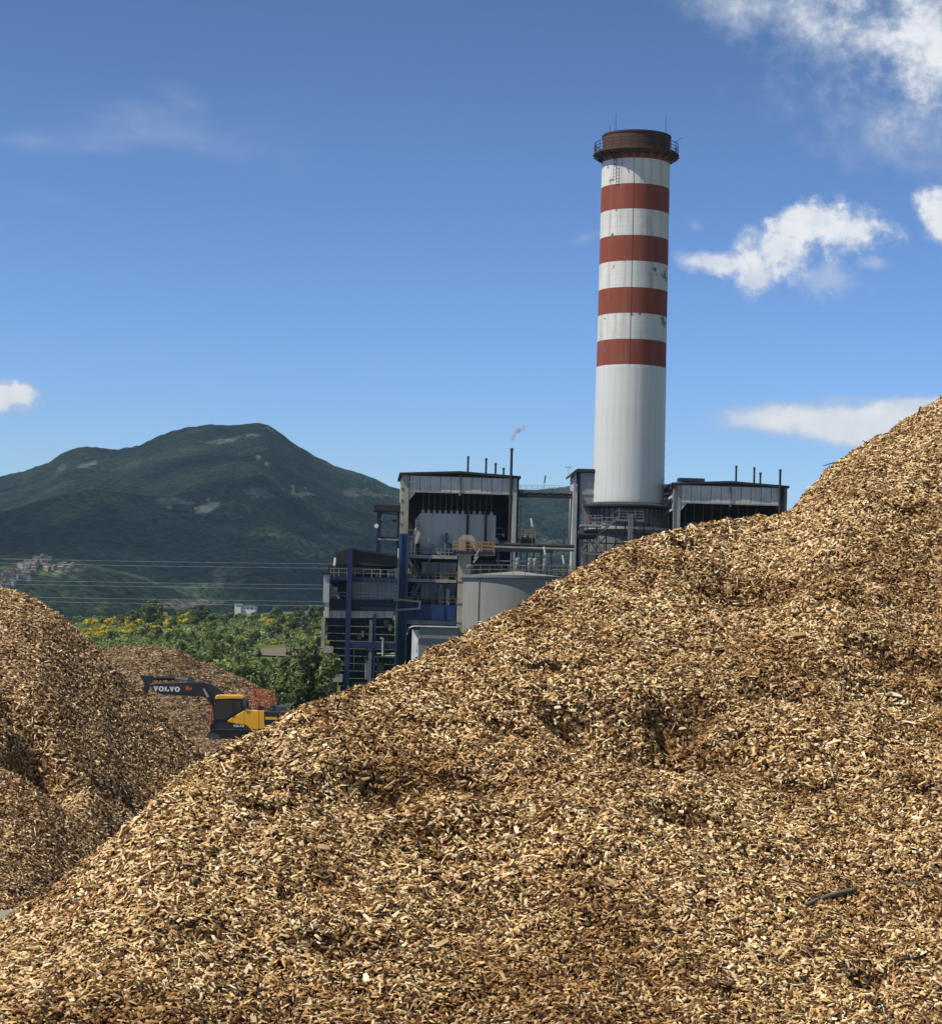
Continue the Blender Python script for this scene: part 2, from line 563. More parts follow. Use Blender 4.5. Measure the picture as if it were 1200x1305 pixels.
def mound_mat(name, sc, cols):
    m, nt = new_mat(name)
    co = nt.n('ShaderNodeTexCoord').outputs['Object']
    v1 = nt.n('ShaderNodeTexVoronoi', {'Vector': co, 'Scale': sc, 'Randomness': 1.0})
    v2 = nt.n('ShaderNodeTexVoronoi', {'Vector': co, 'Scale': sc * 0.45, 'Randomness': 1.0})
    s1 = nt.n('ShaderNodeSeparateColor', {0: v1.outputs['Color']}).outputs[0]
    s2 = nt.n('ShaderNodeSeparateColor', {0: v2.outputs['Color']}).outputs[1]
    v = nt.m('ADD', nt.m('MULTIPLY', s1, 0.6), nt.m('MULTIPLY', s2, 0.4))
    col = nt.ramp(v, cols)
    h = nt.m('ADD', nt.m('MULTIPLY', v, 1.0), nt.m('MULTIPLY', nt.noise(co, sc * 0.25, 5, 0.6), 2.0))
    finish(nt, col, 0.9, normal=nt.n('ShaderNodeBump', {'Height': h, 'Strength': 1.0, 'Distance': 1.2 / sc}).outputs[0], spec=0.2)
    return m


M['mound'] = mound_mat('packed_chip_bed', 60, [(0.2, (0.045, 0.022, 0.008)), (0.5, (0.15, 0.08, 0.03)), (0.8, (0.36, 0.21, 0.085))])
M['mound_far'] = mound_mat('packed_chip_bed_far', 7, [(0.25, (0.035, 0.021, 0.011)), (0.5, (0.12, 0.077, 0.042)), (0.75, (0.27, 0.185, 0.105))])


def chips(name, hfun, X, Y, size, material, parent, seed, tilt=0.46, lift=0.4):
    """many small wedge-shaped chips strewn on a height field, one mesh"""
    rg = np.random.default_rng(seed)
    n = len(X)
    e = 0.02
    Z = hfun(X, Y)
    nx = -(hfun(X + e, Y) - Z) / e
    ny = -(hfun(X, Y + e) - Z) / e
    N = np.stack([nx, ny, np.ones(n)], -1)
    N += rg.normal(0, tilt, (n, 3)) * np.linalg.norm(N, axis=1, keepdims=True)
    N /= np.linalg.norm(N, axis=1, keepdims=True)
    # long axis: mostly along the slope contour, loosely
    T = rg.normal(0, 1, (n, 3)) + np.array([0.9, 0.25, 0.2]) * rg.choice([-1, 1], (n, 1))
    T -= N * (T * N).sum(1, keepdims=True)
    T /= np.linalg.norm(T, axis=1, keepdims=True)
    B = np.cross(N, T)
    # fines, ordinary chips and a few long splinters
    k = rg.random(n)
    L = size * np.where(k < 0.62, rg.uniform(0.45, 0.95, n), np.where(k < 0.94, rg.uniform(0.9, 1.7, n), rg.uniform(1.7, 3.0, n)))
    Wd = np.where(k < 0.94, np.minimum(L * rg.uniform(0.18, 0.6, n), size * 0.55), size * rg.uniform(0.12, 0.3, n))
    Th = np.minimum(L * rg.uniform(0.05, 0.18, n), size * 0.14)
    flip = np.ones(n)
    tpl = np.array([[-.5, -.5, 0], [-.5, .5, 0], [-.44, .28, 1], [.5, -.5, 0], [.5, .5, 0], [.44, .2, 1]])
    tv = tpl[None] + rg.uniform(-0.16, 0.16, (n, 6, 3)) * np.array([1, 1, 0.6])
    P = (tv[..., 0] * L[:, None])[..., None] * T[:, None] + (tv[..., 1] * Wd[:, None])[..., None] * B[:, None] \
        + ((tv[..., 2] - 0.3) * (Th * flip)[:, None])[..., None] * N[:, None]
    C = np.stack([X, Y, Z], -1) + N * (rg.uniform(-0.1, lift, n) * size)[:, None]
    P = P + C[:, None]
    base = (np.arange(n) * 6)[:, None]
    q = np.concatenate([base + np.array([f]) for f in ([1, 2, 5, 4], [2, 0, 3, 5])])
    t = np.concatenate([base + np.array([f]) for f in ([0, 2, 1], [3, 4, 5])])
    me = raw_mesh(name, P.reshape(-1, 3), [q, t])
    me.materials.append(material)
    o = link(name, me, parent)
    tag(o, kind='stuff')
    return o


def chip_mesh(seed):
    """one larger curved chip, unit length"""
    rg = np.random.default_rng(seed)
    vs, fs = [], []
    for i, x in enumerate((-.5, -.18, .18, .5)):
        w = (.16, .22, .21, .13)[i] * rg.uniform(.75, 1.25)
        z = -.06 * (2 * x) ** 2 + rg.uniform(-.01, .01)
        for (yy, zz) in ((-w, 0), (w, .01), (w * .85, .07), (-w * .9, .06)):
            vs.append((x + rg.uniform(-.05, .05), yy, z + zz))
    for i in range(3):
        for k in range(4):
            a, b = i * 4 + k, i * 4 + (k + 1) % 4
            fs.append((a, b, b + 4, a + 4))
    fs += [(3, 2, 1, 0), (12, 13, 14, 15)]
    me = bpy.data.meshes.new('wood_chip')
    me.from_pydata(vs, [], fs)
    return me


m_, nt = new_mat('large_wood_chip')
oi = nt.n('ShaderNodeObjectInfo')
col = nt.ramp(oi.outputs['Random'], [(0.0, (0.10, 0.055, 0.025)), (0.25, (0.34, 0.21, 0.10)), (0.5, (0.56, 0.38, 0.20)), (0.8, (0.74, 0.56, 0.34)), (1.0, (0.85, 0.74, 0.55))])
co = nt.n('ShaderNodeTexCoord').outputs['Object']
gr = nt.noise(nt.n('ShaderNodeMapping', {'Vector': co, 'Scale': (2, 26, 12)}).outputs[0], 1.0, 4, 0.6)
col = nt.mix(0.6, col, nt.ramp(gr, [(0.3, (0.5, 0.45, 0.4)), (0.7, (1, 1, 1))]), 'MULTIPLY')
finish(nt, col, 0.8, spec=0.25)
M['big_chip'] = m_
CHIP_MESHES = []
for k in range(10):
    me = chip_mesh(100 + k)
    me.materials.append(M['big_chip'])
    CHIP_MESHES.append(me)


def big_chips(hfun, X, Y, size, parent, seed):
    rg = random.Random(seed)
    for x, y in zip(X, Y):
        z = float(hfun(np.array([x]), np.array([y]))[0])
        e = 0.03
        nx = -(float(hfun(np.array([x + e]), np.array([y]))[0]) - z) / e
        ny = -(float(hfun(np.array([x]), np.array([y + e]))[0]) - z) / e
        nv = Vector((nx + rg.gauss(0, .35), ny + rg.gauss(0, .35), 1)).normalized()
        q = nv.to_track_quat('Z', 'Y').to_matrix().to_4x4() @ Matrix.Rotation(rg.uniform(0, 6.28), 4, 'Z')
        o = link('wood_chip', CHIP_MESHES[rg.randrange(10)], parent)
        s = size * math.exp(rg.gauss(0, .35))
        o.matrix_local = Matrix.Translation(Vector((x, y, z + 0.012)) - parent.location) @ q @ Matrix.Diagonal((s, s * rg.uniform(.4, .9), s * .8, 1))


# ------------------------------------------------------------------ the big pile in front
FS = [(-700, 1480), (-300, 1330), (0, 1174), (55, 1140), (100, 1103), (150, 1062), (200, 1014), (240, 978), (285, 950), (309, 939), (336, 929), (352, 920), (368, 905), (400, 893), (430, 884), (500, 853),
      (560, 822), (640, 781), (720, 735), (760, 712), (800, 691), (840, 680), (880, 669), (915, 662), (950, 660), (985, 657), (1010, 648),
      (1035, 618), (1055, 596), (1075, 582), (1095, 570), (1115, 556), (1135, 547), (1160, 530), (1180, 518), (1200, 505), (1300, 440), (1500, 380), (2000, 330)]
fa, fe = silh(FS)
fYc = np.interp([p[0] for p in FS], [-700, 0, 200, 430, 640, 880, 1005, 1060, 1200, 1500], [11.5, 12.5, 13, 14.5, 16, 18, 19, 20, 22, 24])
fYb = np.interp([p[0] for p in FS], [-700, 0, 600, 1200, 1500], [9.5, 10.5, 11.5, 12, 12.5])
# dents and hollows: (px, py, radius x, radius y along the slope, depth)
DENTS = []


def front0(X, Y):
    Ys = np.maximum(Y, 0.5)
    a = X / Ys
    e_ = np.interp(a, fa, fe)
    Yc = np.interp(a, fa, fYc)
    Yb = np.interp(a, fa, fYb)
    zc = 4 + e_ * Yc + 0.03
    zb = 4 - 0.166 * Yb
    # bench below the upper right hump
    s = (zc - zb) / (Yc - Yb)
    front = zc - s * (Yc - Ys)
    k = np.clip((a - 0.11) / 0.05, 0, 1) * np.clip((Ys - Yb) / (Yc - Yb), 0, 1.2)
    t = np.clip((Ys - Yb) / (Yc - Yb), 0, 1)
    front = front + k * 0.42 * np.sin(t * math.pi * 2) * -0.55 + k * 0.25 * np.sin(t * math.pi)
    front = np.where(Ys < Yb, zb - 0.55 * (Yb - Ys), front)
    back = zc - 0.62 * (Ys - Yc)
    return smin(front, back, 0.12)


def front_h(X, Y):
    z = front0(X, Y)
    near_crest = np.clip((np.interp(X / np.maximum(Y, .5), fa, fYc) - Y) / 2.5, 0.3, 1)
    z = z + 0.09 * near_crest * fbm(X * 0.9, Y * 0.9, 3, 3) + 0.055 * near_crest * fbm(X * 2.6 + Y * .8, Y * 3.4, 3, 9) + 0.03 * fbm(X * 8, Y * 8, 2, 21)
    for (x, y, rx, ry, dp, rot) in DENTS:
        c, s = math.cos(rot), math.sin(rot)
        u = ((X - x) * c + (Y - y) * s) / rx
        v = (-(X - x) * s + (Y - y) * c) / ry
        # steep upper and left lip, soft lower side: the scar left by a slump
        r2 = np.where(u < 0, u * u * 4.0, u * u * 0.8) + np.where(v > 0, v * v * 3.0, v * v * 0.6)
        z = z - 2.3 * dp * np.exp(-r2 * 1.6)
    return np.maximum(z, -0.3)


for (px, py, rx, ry, dp, rot) in [(800, 925, .36, .16, .20, .25), (850, 895, .30, .12, .13, .2), (715, 890, .24, .10, .13, .3), (640, 915, .2, .1, .07, .1), (1095, 1252, .13, .09, .14, 0),
                                  (930, 1262, .12, .08, .09, 0), (905, 740, .35, .12, .08, .2), (1120, 830, .4, .12, .07, .1), (480, 985, .3, .1, .07, .3),
                                  (560, 1060, .35, .1, .06, .2), (330, 1020, .3, .08, .06, .4), (700, 1090, .4, .1, .06, .1), (860, 1030, .3, .09, .07, .2),
                                  (1010, 980, .3, .1, .06, .1), (1060, 760, .35, .1, .06, .1), (1150, 640, .3, .1, .06, .2), (430, 1200, .3, .08, .06, .2), (250, 1180, .2, .07, .05, .3),
                                  (700, 845, .35, .1, .05, .3), (740, 905, .8, .35, .09, .3), (860, 930, .7, .3, .09, .2), (560, 1050, .9, .3, .06, .3), (930, 745, .8, .3, .06, .1), (420, 1000, .8, .25, .06, .5), (1090, 860, .9, .35, .06, .1), (1010, 1090, .8, .25, .05, .1), (590, 985, .3, .1, .05, .2), (870, 690, .2, .08, .05, .2), (960, 880, .4, .1, .06, 0), (1180, 1000, .3, .1, .06, 0)]:
    p = cast(front0, px, py, 9, 26)
    DENTS.append((p[0], p[1], rx, ry, dp, rot))



def settle(hfun, a_tab, e_tab, Yr, allow, lo, hi):
    """lower the crest table until bumps and loose chips together reach the outline"""
    ag = np.linspace(lo, hi, 220)
    Yv = np.linspace(Yr[0], Yr[1], 500)
    Ag, Yg_ = np.meshgrid(ag, Yv)
    El = (hfun(Ag * Yg_, Yg_) - 4 + allow) / Yg_
    err = El.max(0) - np.interp(ag, a_tab, e_tab)
    ker = np.ones(5) / 5
    err = np.convolve(np.pad(err, 2, mode='edge'), ker, 'valid')
    return np.interp(a_tab, ag, err)


fe_true = fe.copy()
for _ in range(3):
    El = settle(front_h, fa, fe, (9, 26), 0.012, -0.23, 0.23)
    fe = fe - (El + fe - fe_true)
pile = thing('wood_chip_pile', 'huge pale pile of fresh wood chips filling the foreground and rising to the right', 'wood chip pile', (3.0, 17, 0))
aa = np.linspace(-0.42, 0.42, 260)
tt = np.concatenate([np.linspace(3.5, 9.5, 16), np.linspace(9.6, 24, 190), np.linspace(24.2, 34, 20)])
A, T_ = np.meshgrid(aa, tt)
Xg = A * T_
Zg = front_h(Xg, T_)
mo = grid_mesh('mound', Xg - 3.0, T_ - 17, Zg - 0.03, M['mound'], pile)


def scatter_front(n, seed, ya=-1.2, yb=1.1, amax=0.218):
    rg = np.random.default_rng(seed)
    X, Y = np.zeros(0), np.zeros(0)
    while len(X) < n:
        x = rg.uniform(-5.5, 6.0, n)
        y = rg.uniform(8.5, 24.5, n)
        a = x / y
        ok = (np.abs(a) < amax) & (y > np.interp(a, fa, fYb) + ya) & (y < np.interp(a, fa, fYc) + yb)
        X, Y = np.concatenate([X, x[ok]]), np.concatenate([Y, y[ok]])
    return X[:n], Y[:n]


X, Y = scatter_front(305000, 5)
ch = chips('loose_chips', front_h, X, Y, 0.0305, M['chip'], pile, 6)
ch.location = (-3.0, -17, 0)
X, Y = scatter_front(300, 8, ya=-0.4, yb=0.0, amax=0.205)
big_chips(front_h, X, Y, 0.062, pile, 3)

# sticks lying on the pile
M['bark'] = mat('grey_bark', (0.27, 0.225, 0.17), 0.9, var=0.4, scale=14, bump=0.8)
M['dark_bark'] = mat('dark_wet_bark', (0.06, 0.045, 0.032), 0.9, var=0.4, scale=14, bump=0.8)


def stick(name, label, pix, r0, r1, material):
    pts = []
    for k, (x, y, lift) in enumerate(pix):
        p = cast(front_h, x, y, 9, 26)
        p[2] += lift
        pts.append(p)
    # resample with a slight waver
    out = []
    for i in range(len(pts) - 1):
        for s in np.linspace(0, 1, 5, endpoint=False):
            out.append(pts[i] + (pts[i + 1] - pts[i]) * s + np.random.default_rng(i * 9 + int(s * 10)).normal(0, r0 * 0.12, 3))
    out.append(pts[-1])
    m = MB().tube(out, r0, 8, r1)
    o = m.build(name, material, None, smooth=True)
    tag(o, label, 'stick')
    return o


stick('stick', 'thick grey stick lying near the lower right of the front chip pile', [(1027, 1157, .02), (1055, 1147, .025), (1089, 1139, .025)], 0.011, 0.015, M['bark'])
stick('stick', 'dark wet stick above the small black hollow at the lower right', [(1142, 1228, .012), (1175, 1222, .015)], 0.011, 0.006, M['dark_bark'])
stick('stick', 'curved grey stick near the right edge of the front pile', [(1140, 1127, .012), (1160, 1130, .012), (1172, 1127, .012)], 0.010, 0.007, M['bark'])
stick('stick', 'pale slender twig curving left of the thick grey stick', [(990, 1122, .012), (1012, 1128, .016), (1032, 1137, .012)], 0.005, 0.004, M['big_chip'])
stick('stick', 'pale split branch beside the dark hollows in the middle of the pile', [(855, 847, .012), (868, 845, .014), (877, 839, .014)], 0.007, 0.004, M['big_chip'])
stick('stick', 'dark twig poking out into the sky from the right crest', [(1062, 592, .02), (1048, 597, .03)], 0.007, 0.004, M['dark_bark'])
stick('stick', 'short dark stub standing up on the far right crest', [(1168, 532, .0), (1172, 527, .06)], 0.010, 0.008, M['dark_bark'])

# ------------------------------------------------------------------ the pile on the left
LS = [(-500, 770), (-200, 735), (-60, 736), (0, 743), (30, 750), (55, 763), (80, 780), (110, 806), (135, 832), (160, 858), (185, 880), (210, 905), (240, 935), (270, 965),
      (300, 995), (340, 1035), (400, 1090), (500, 1180)]
la, le = silh(LS)
L_DENTS = []


def left0(X, Y):
    Ys = np.maximum(Y, 1)
    a = X / Ys
    e_ = np.interp(a, la, le)
    Yc = 44 + 18 * np.clip(a + 0.2, -0.1, 0.3)
    zc = 4 + e_ * Yc + 0.12
    front = zc - 0.48 * (Yc - Ys)
    back = zc - 0.62 * (Ys - Yc)
    return smin(front, back, 0.5)


def left_h(X, Y):
    z = left0(X, Y) + 0.16 * fbm(X * 0.5, Y * 0.5, 3, 41) + 0.07 * fbm(X * 1.6, Y * 1.6, 3, 43) + 0.03 * fbm(X * 5, Y * 5, 2, 47)
    # runs of chips sliding down the flank
    z = z + 0.03 * fbm((X * 0.8 + Y * 0.6) * 1.4, (X * 0.6 - Y * 0.8) * 0.35, 3, 51)
    for (x, y, rx, ry, dp, rot) in L_DENTS:
        c, s = math.cos(rot), math.sin(rot)
        u = ((X - x) * c + (Y - y) * s) / rx
        v = (-(X - x) * s + (Y - y) * c) / ry
        r2 = np.where(u < 0, u * u * 6.0, u * u * 0.7) + np.where(v > 0, v * v * 2.0, v * v * 0.6)
        z = z - dp * np.exp(-r2 * 1.6)
    return np.maximum(z, yard_z(Y) - 0.25)


for (px, py, rx, ry, dp, rot) in [(42, 935, .62, .75, 1.5, -.15), (20, 900, .9, .4, .35, -.2), (182, 872, .45, .4, .45, -.3), (130, 1000, .5, .3, .16, -.3), (165, 1010, .35, .3, .3, -.3)]:
    p = cast(left0, px, py, 30, 55)
    L_DENTS.append((p[0], p[1], rx, ry, dp, rot))
le_true = le.copy()
for _ in range(3):
    El = settle(left_h, la, le, (30, 55), 0.09, -0.22, -0.09)
    le = le - (El + le - le_true)
pile2 = thing('wood_chip_pile', 'tall steep brown wood chip pile with a dark scar at the left edge', 'wood chip pile', (-8, 42, 0))
aa = np.linspace(-0.40, 0.02, 190)
tt = np.linspace(26, 58, 190)
A, T_ = np.meshgrid(aa, tt)
Xg = A * T_
grid_mesh('mound', Xg + 8, T_ - 42, left_h(Xg, T_) - 0.04, M['mound'], pile2)
rg_ = np.random.default_rng(15)
x = rg_.uniform(-12, -1.5, 400000)
y = rg_.uniform(30, 47, 400000)
a = x / y
keep = (a > -0.225) & (a < -0.07) & (left0(x, y) > -0.2) & (y < 44 + 18 * (a + 0.2) + 2)
x, y = x[keep][:82000], y[keep][:82000]
ch = chips('loose_chips', left_h, x, y, 0.062, M['chip_old'], pile2, 16, tilt=0.42)
ch.location = (8, -42, 0)

# ------------------------------------------------------------------ the pile behind the excavator
BS = [(-60, 850), (60, 838), (130, 826), (165, 822), (200, 823), (222, 826), (245, 837), (270, 846), (295, 857), (320, 868), (345, 882), (362, 900), (385, 925), (420, 960), (470, 1000)]
ba, be = silh(BS)


def back_h(X, Y):
    Ys = np.maximum(Y, 1)
    a = X / Ys
    zc = 4 + np.interp(a, ba, be) * 152 + 0.1
    z = smin(zc - 0.6 * (152 - Ys), zc - 0.6 * (Ys - 152), 0.6)
    z = z + 0.45 * fbm(X * 0.22, Y * 0.22, 3, 61) * np.clip((155 - Ys) / 3, 0.3, 1) + 0.22 * fbm(X * 0.7, Y * 0.7, 3, 63) + 0.1 * fbm(X * 2.2, Y * 2.2, 2, 65)
    return np.maximum(z, yard_z(Y) - 0.3)


be_true = be.copy()
for _ in range(3):
    El = settle(back_h, ba, be, (138, 165), 0.04, -0.2, -0.075)
    be = be - (El + be - be_true)
pile3 = thing('wood_chip_pile', 'low rounded brown wood chip pile behind the excavator', 'wood chip pile', (-20, 150, -2))
Xg, Yg = np.meshgrid(np.linspace(-40, 0, 200), np.linspace(136, 172, 170))
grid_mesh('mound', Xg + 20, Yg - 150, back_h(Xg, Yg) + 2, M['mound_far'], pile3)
x = rg_.uniform(-33, -9, 60000)
y = rg_.uniform(139, 154, 60000)
keep = (x / y > -0.215) & (back_h(x, y) > yard_z(y) - 0.1)
x, y = x[keep][:22000], y[keep][:22000]
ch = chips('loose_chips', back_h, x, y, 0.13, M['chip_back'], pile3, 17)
ch.location = (20, -150, 2)

# low spread of chips around the excavator's tracks
def low_h(X, Y):
    zc = float(W(285, 941, 130)[2])
    g = np.exp(-((X - W(262, 941, 130)[0]) / 5.5) ** 4) * np.exp(-((Y - 129.6) / np.where(Y < 129.6, 10.0, 1.7)) ** 2)
    return -2.6 + (zc + 2.6) * g + 0.10 * fbm(X * .9, Y * .9, 3, 131) * g + 0.05 * fbm(X * 3, Y * 3, 2, 133) * g


hx0 = float(W(262, 941, 130)[0])
pile4 = thing('wood_chip_pile', 'low spread of chips heaped before the excavator tracks', 'wood chip pile', (hx0, 129.6, -2))
Xg, Yg = np.meshgrid(np.linspace(hx0 - 8, hx0 + 8, 70), np.linspace(100, 133, 60))
grid_mesh('mound', Xg - hx0, Yg - 129.6, low_h(Xg, Yg) + 2, M['mound_far'], pile4)
x = rg_.uniform(hx0 - 7, hx0 + 7, 4500)
y = rg_.uniform(118, 131, 4500)
ch = chips('loose_chips', low_h, x, y, 0.12, M['chip_back'], pile4, 18)
ch.location = (-hx0, -129.6, 2)

# ------------------------------------------------------------------ mountain
MS = [(-900, 640), (-400, 625), (-150, 612), (0, 607), (30, 600), (60, 590), (80, 576), (95, 571), (110, 569), (130, 570), (150, 573), (180, 566), (210, 552), (230, 546), (250, 542),
      (270, 540), (290, 541), (310, 541), (330, 538), (342, 541), (352, 548), (370, 561), (385, 571), (400, 581), (430, 595), (460, 603), (500, 620), (530, 627), (600, 632), (660, 626),
      (700, 622), (735, 619), (800, 632), (900, 645), (1100, 660), (1500, 680), (2000, 700)]
ma, me_ = silh(MS)
SS = [(-900, 720), (-300, 670), (0, 655), (60, 636), (120, 626), (170, 632), (220, 652), (270, 680), (320, 702), (400, 716), (500, 738), (620, 758), (800, 772), (1300, 782)]
sa_, se_ = silh(SS)


def smax(a, b, k):
    return -smin(-a, -b, k)


def mtn_h(X, Y):
    a = X / Y
    Yc = 6400 + 300 * np.sin(a * 17)
    zc = 4 + np.interp(a, ma, me_) * Yc
    t = np.clip((Y - 1900) / (Yc - 1900), 0, 1)
    main = -20 + (zc + 20) * (0.30 * t + 0.70 * t ** 1.9)
    env = np.sin(np.clip(t, 0, 1) * math.pi) ** 0.8
    main = main + env * (95 * fbm(X / 900, Y / 1500, 5, 71, 0.5, True) - 20)
    main = np.where(Y > Yc, zc - 0.35 * (Y - Yc), main)
    Ys = 4300 + 500 * np.sin(a * 9 + 1)
    zs = 4 + np.interp(a, sa_, se_) * Ys
    spur = zs - 0.36 * np.abs(Y - Ys) + 26 * fbm(X / 420, Y / 420, 4, 81, 0.5, True) * np.clip(np.abs(Y - Ys) / 400, 0.12, 1)
    z = smax(main, spur, 130)
    # knoll that carries the village
    vp = W(0, 712, 3300)
    kn = vp[2] + 10 - 0.00035 * ((X - vp[0]) ** 2 * 2.2 + (Y - vp[1]) ** 2 * 0.6)
    kn = np.minimum(kn, vp[2] + 8 + (X - vp[0]) * 0.10)
    z = smax(z, kn, 12)
    return z + 3.2 * fbm(X / 42, Y / 42, 4, 91, 0.6)


aa = np.linspace(-0.36, 0.40, 450)
tt = np.concatenate([np.linspace(1900, 3000, 30), np.linspace(3010, 6700, 210), np.linspace(6730, 7600, 12)])
A, T_ = np.meshgrid(aa, tt)
Xg = A * T_
Zg = mtn_h(Xg, T_)
# cover: forest with clearings, rock, fields (albedo)
wn = fbm(Xg / 260, T_ / 420, 5, 101, 0.6)
wf = fbm(Xg / 60, T_ / 90, 4, 111, 0.65)
d_ = (T_ * _f[1] + (Zg - 4) * _f[2])
pxx = CX + FPX * (Xg * _r[0] + T_ * _r[1] + (Zg - 4) * _r[2]) / d_
pyy = CY - FPX * (Xg * _u[0] + T_ * _u[1] + (Zg - 4) * _u[2]) / d_
forest = np.array([0.030, 0.046, 0.024])
light_f = np.array([0.048, 0.070, 0.038])
tone = forest + (light_f - forest) * np.clip(0.5 + wn * 0.9 + wf * 0.35, 0, 1)[..., None]


def patch(cx, cy, rx, ry, tilt, colr, dens, soft=0.35):
    global tone
    c, s = math.cos(R(tilt)), math.sin(R(tilt))
    u = ((pxx - cx) * c + (pyy - cy) * s) / rx
    v = (-(pxx - cx) * s + (pyy - cy) * c) / ry
    q = 1 - np.sqrt(u * u + v * v) + wf * 0.9 + wn * 0.5
    k = np.clip(q / soft, 0, 1) * dens
    tone = tone * (1 - k[..., None]) + np.array(colr) * k[..., None]


rock, meadow, dry, soil = (0.36, 0.35, 0.31), (0.10, 0.125, 0.045), (0.24, 0.235, 0.15), (0.22, 0.20, 0.16)
for a_ in [(290, 561, 22, 4, -8, rock, .6), (318, 553, 14, 3, 5, rock, .5), (330, 582, 9, 4, 40, rock, .8), (340, 590, 5, 4, 40, rock, .8), (345, 548, 6, 2, 35, rock, .5), (113, 592, 16, 4, -15, rock, .6), (78, 596, 6, 4, 0, rock, .4),
           (262, 648, 12, 6, -15, rock, .85), (275, 643, 6, 3, 0, rock, .8), (215, 636, 16, 3, 0, dry, .8), (235, 640, 14, 3, 8, dry, .7), (335, 625, 24, 5, -5, dry, .55), (385, 630, 22, 5, 0, dry, .8), (340, 632, 30, 3, 0, rock, .35),
           (320, 662, 14, 2, -8, rock, .7), (420, 655, 3, 17, 22, meadow, .9), (455, 628, 16, 5, 0, dry, .6), (480, 631, 22, 2, 3, dry, .6), (440, 684, 40, 3, 3, meadow, .8),
           (60, 660, 70, 14, -15, meadow, .45), (110, 650, 60, 10, -25, meadow, .4), (210, 640, 14, 3, 0, dry, .5), (300, 735, 14, 14, 20, meadow, .7), (280, 742, 10, 20, -10, dry, .5), (260, 768, 44, 6, 0, soil, .9), (130, 773, 16, 5, -10, meadow, .9),
           (225, 770, 30, 6, 0, soil, .8), (85, 726, 30, 4, 0, dry, .5), (60, 735, 20, 8, 0, meadow, .6), (20, 728, 30, 12, -20, soil, .35), (700, 637, 30, 8, 0, meadow, .6), (705, 690, 40, 4, 0, dry, .5), (680, 697, 20, 3, 0, soil, .5)]:
    patch(*a_)
m_, nt = new_mat('forested_slope')
at = nt.n('ShaderNodeAttribute', attribute_name='tone')
co = nt.n('ShaderNodeTexCoord').outputs['Object']
v1 = nt.n('ShaderNodeTexVoronoi', {'Vector': co, 'Scale': 0.085, 'Randomness': 1.0})
n1 = nt.noise(co, 0.02, 7, 0.7)
s1 = nt.n('ShaderNodeSeparateColor', {0: v1.outputs['Color']}).outputs[0]
kf = nt.m('ADD', nt.m('MULTIPLY', s1, 0.55), nt.m('MULTIPLY', n1, 0.9))
col = nt.mix(1.0, at.outputs['Color'], nt.ramp(kf, [(0.3, (0.35, 0.38, 0.36)), (0.95, (1.6, 1.6, 1.5))]), 'MULTIPLY')
hh = nt.m('SUBTRACT', nt.m('MULTIPLY', n1, 1.5), v1.outputs['Distance'])
finish(nt, col, 1.0, normal=nt.n('ShaderNodeBump', {'Height': hh, 'Strength': 1.0, 'Distance': 10.0}).outputs[0], spec=0.0)
mt = grid_mesh('mountain', Xg, T_, Zg, m_, None, True, tone)
tag(mt, kind='structure')

# unseen cloud bank added to keep the mountain in shade; it hangs above the picture's upper edge
rgc = np.random.default_rng(33)
import bmesh
CZ = 2500.0


def under_gap(px, py):
    p = cast(mtn_h, px, py, 2300, 6600, 3000)
    return p + sun_dir * ((CZ - p[2]) / sun_dir[2])


GAPS = [(under_gap(15, 722), 20), (under_gap(265, 765), -60)]
tmp = bmesh.new()
bmesh.ops.create_icosphere(tmp, subdivisions=2, radius=1.0)
iv = np.array([v.co[:] for v in tmp.verts])
itri = np.array([[v.index for v in f.verts] for f in tmp.faces])
tmp.free()
cv, cf = {0: [], 1: []}, {0: [], 1: []}
for gx_ in np.arange(-3700, 1300, 300):
    for gy_ in np.arange(1300, 6700, 300):
        c = np.array([gx_ + rgc.uniform(-120, 120), gy_ + rgc.uniform(-120, 120), CZ + rgc.uniform(-20, 60)])
        rad_ = rgc.uniform(230, 380)
        if any(np.hypot(c[0] - g_[0], c[1] - g_[1]) < r_ + rad_ * .7 for g_, r_ in GAPS) or c[2] < 0.34 * c[1]:
            continue
        q = iv * (1 + 0.25 * fbm(iv[:, 0] * 2 + gx_, iv[:, 1] * 2 + iv[:, 2] + gy_, 3, 7))[:, None]
        w_ = 1 if gy_ + rgc.uniform(-900, 900) > 3700 else 0                # a dense bank in front, a thin veil towards the summit
        cf[w_].append(itri + len(cv[w_]) * len(iv))
        cv[w_].append(c + q * np.array([rad_, rad_, rad_ * .35]))
m_, nt = new_mat('shade_cloud_dense')
mx = nt.n('ShaderNodeMixShader', {0: 0.40, 1: nt.n('ShaderNodeBsdfTransparent').outputs[0], 2: nt.n('ShaderNodeBsdfDiffuse', {0: (0.9, 0.9, 0.92)}).outputs[0]})
nt.n('ShaderNodeOutputMaterial', {0: mx.outputs[0]})
m2_, nt = new_mat('shade_cloud_veil')
mx = nt.n('ShaderNodeMixShader', {0: 0.17, 1: nt.n('ShaderNodeBsdfTransparent').outputs[0], 2: nt.n('ShaderNodeBsdfDiffuse', {0: (0.9, 0.9, 0.92)}).outputs[0]})
nt.n('ShaderNodeOutputMaterial', {0: mx.outputs[0]})
for w_, mm in ((0, m_), (1, m2_)):
    me = raw_mesh('cloud', np.concatenate(cv[w_]), np.concatenate(cf[w_]))
    me.materials.append(mm)
    me.shade_smooth()
    tag(link('cloud', me), kind='structure')  # both meshes stay out of view, added for their shade on the slopes

# ------------------------------------------------------------------ green hill between plant and mountain
HS = [(-700, 800), (-100, 800), (110, 792), (160, 788), (200, 785), (250, 783), (300, 784), (350, 782), (400, 780), (440, 782), (600, 790), (800, 800), (1300, 812), (1900, 815)]
ha, he = silh(HS)


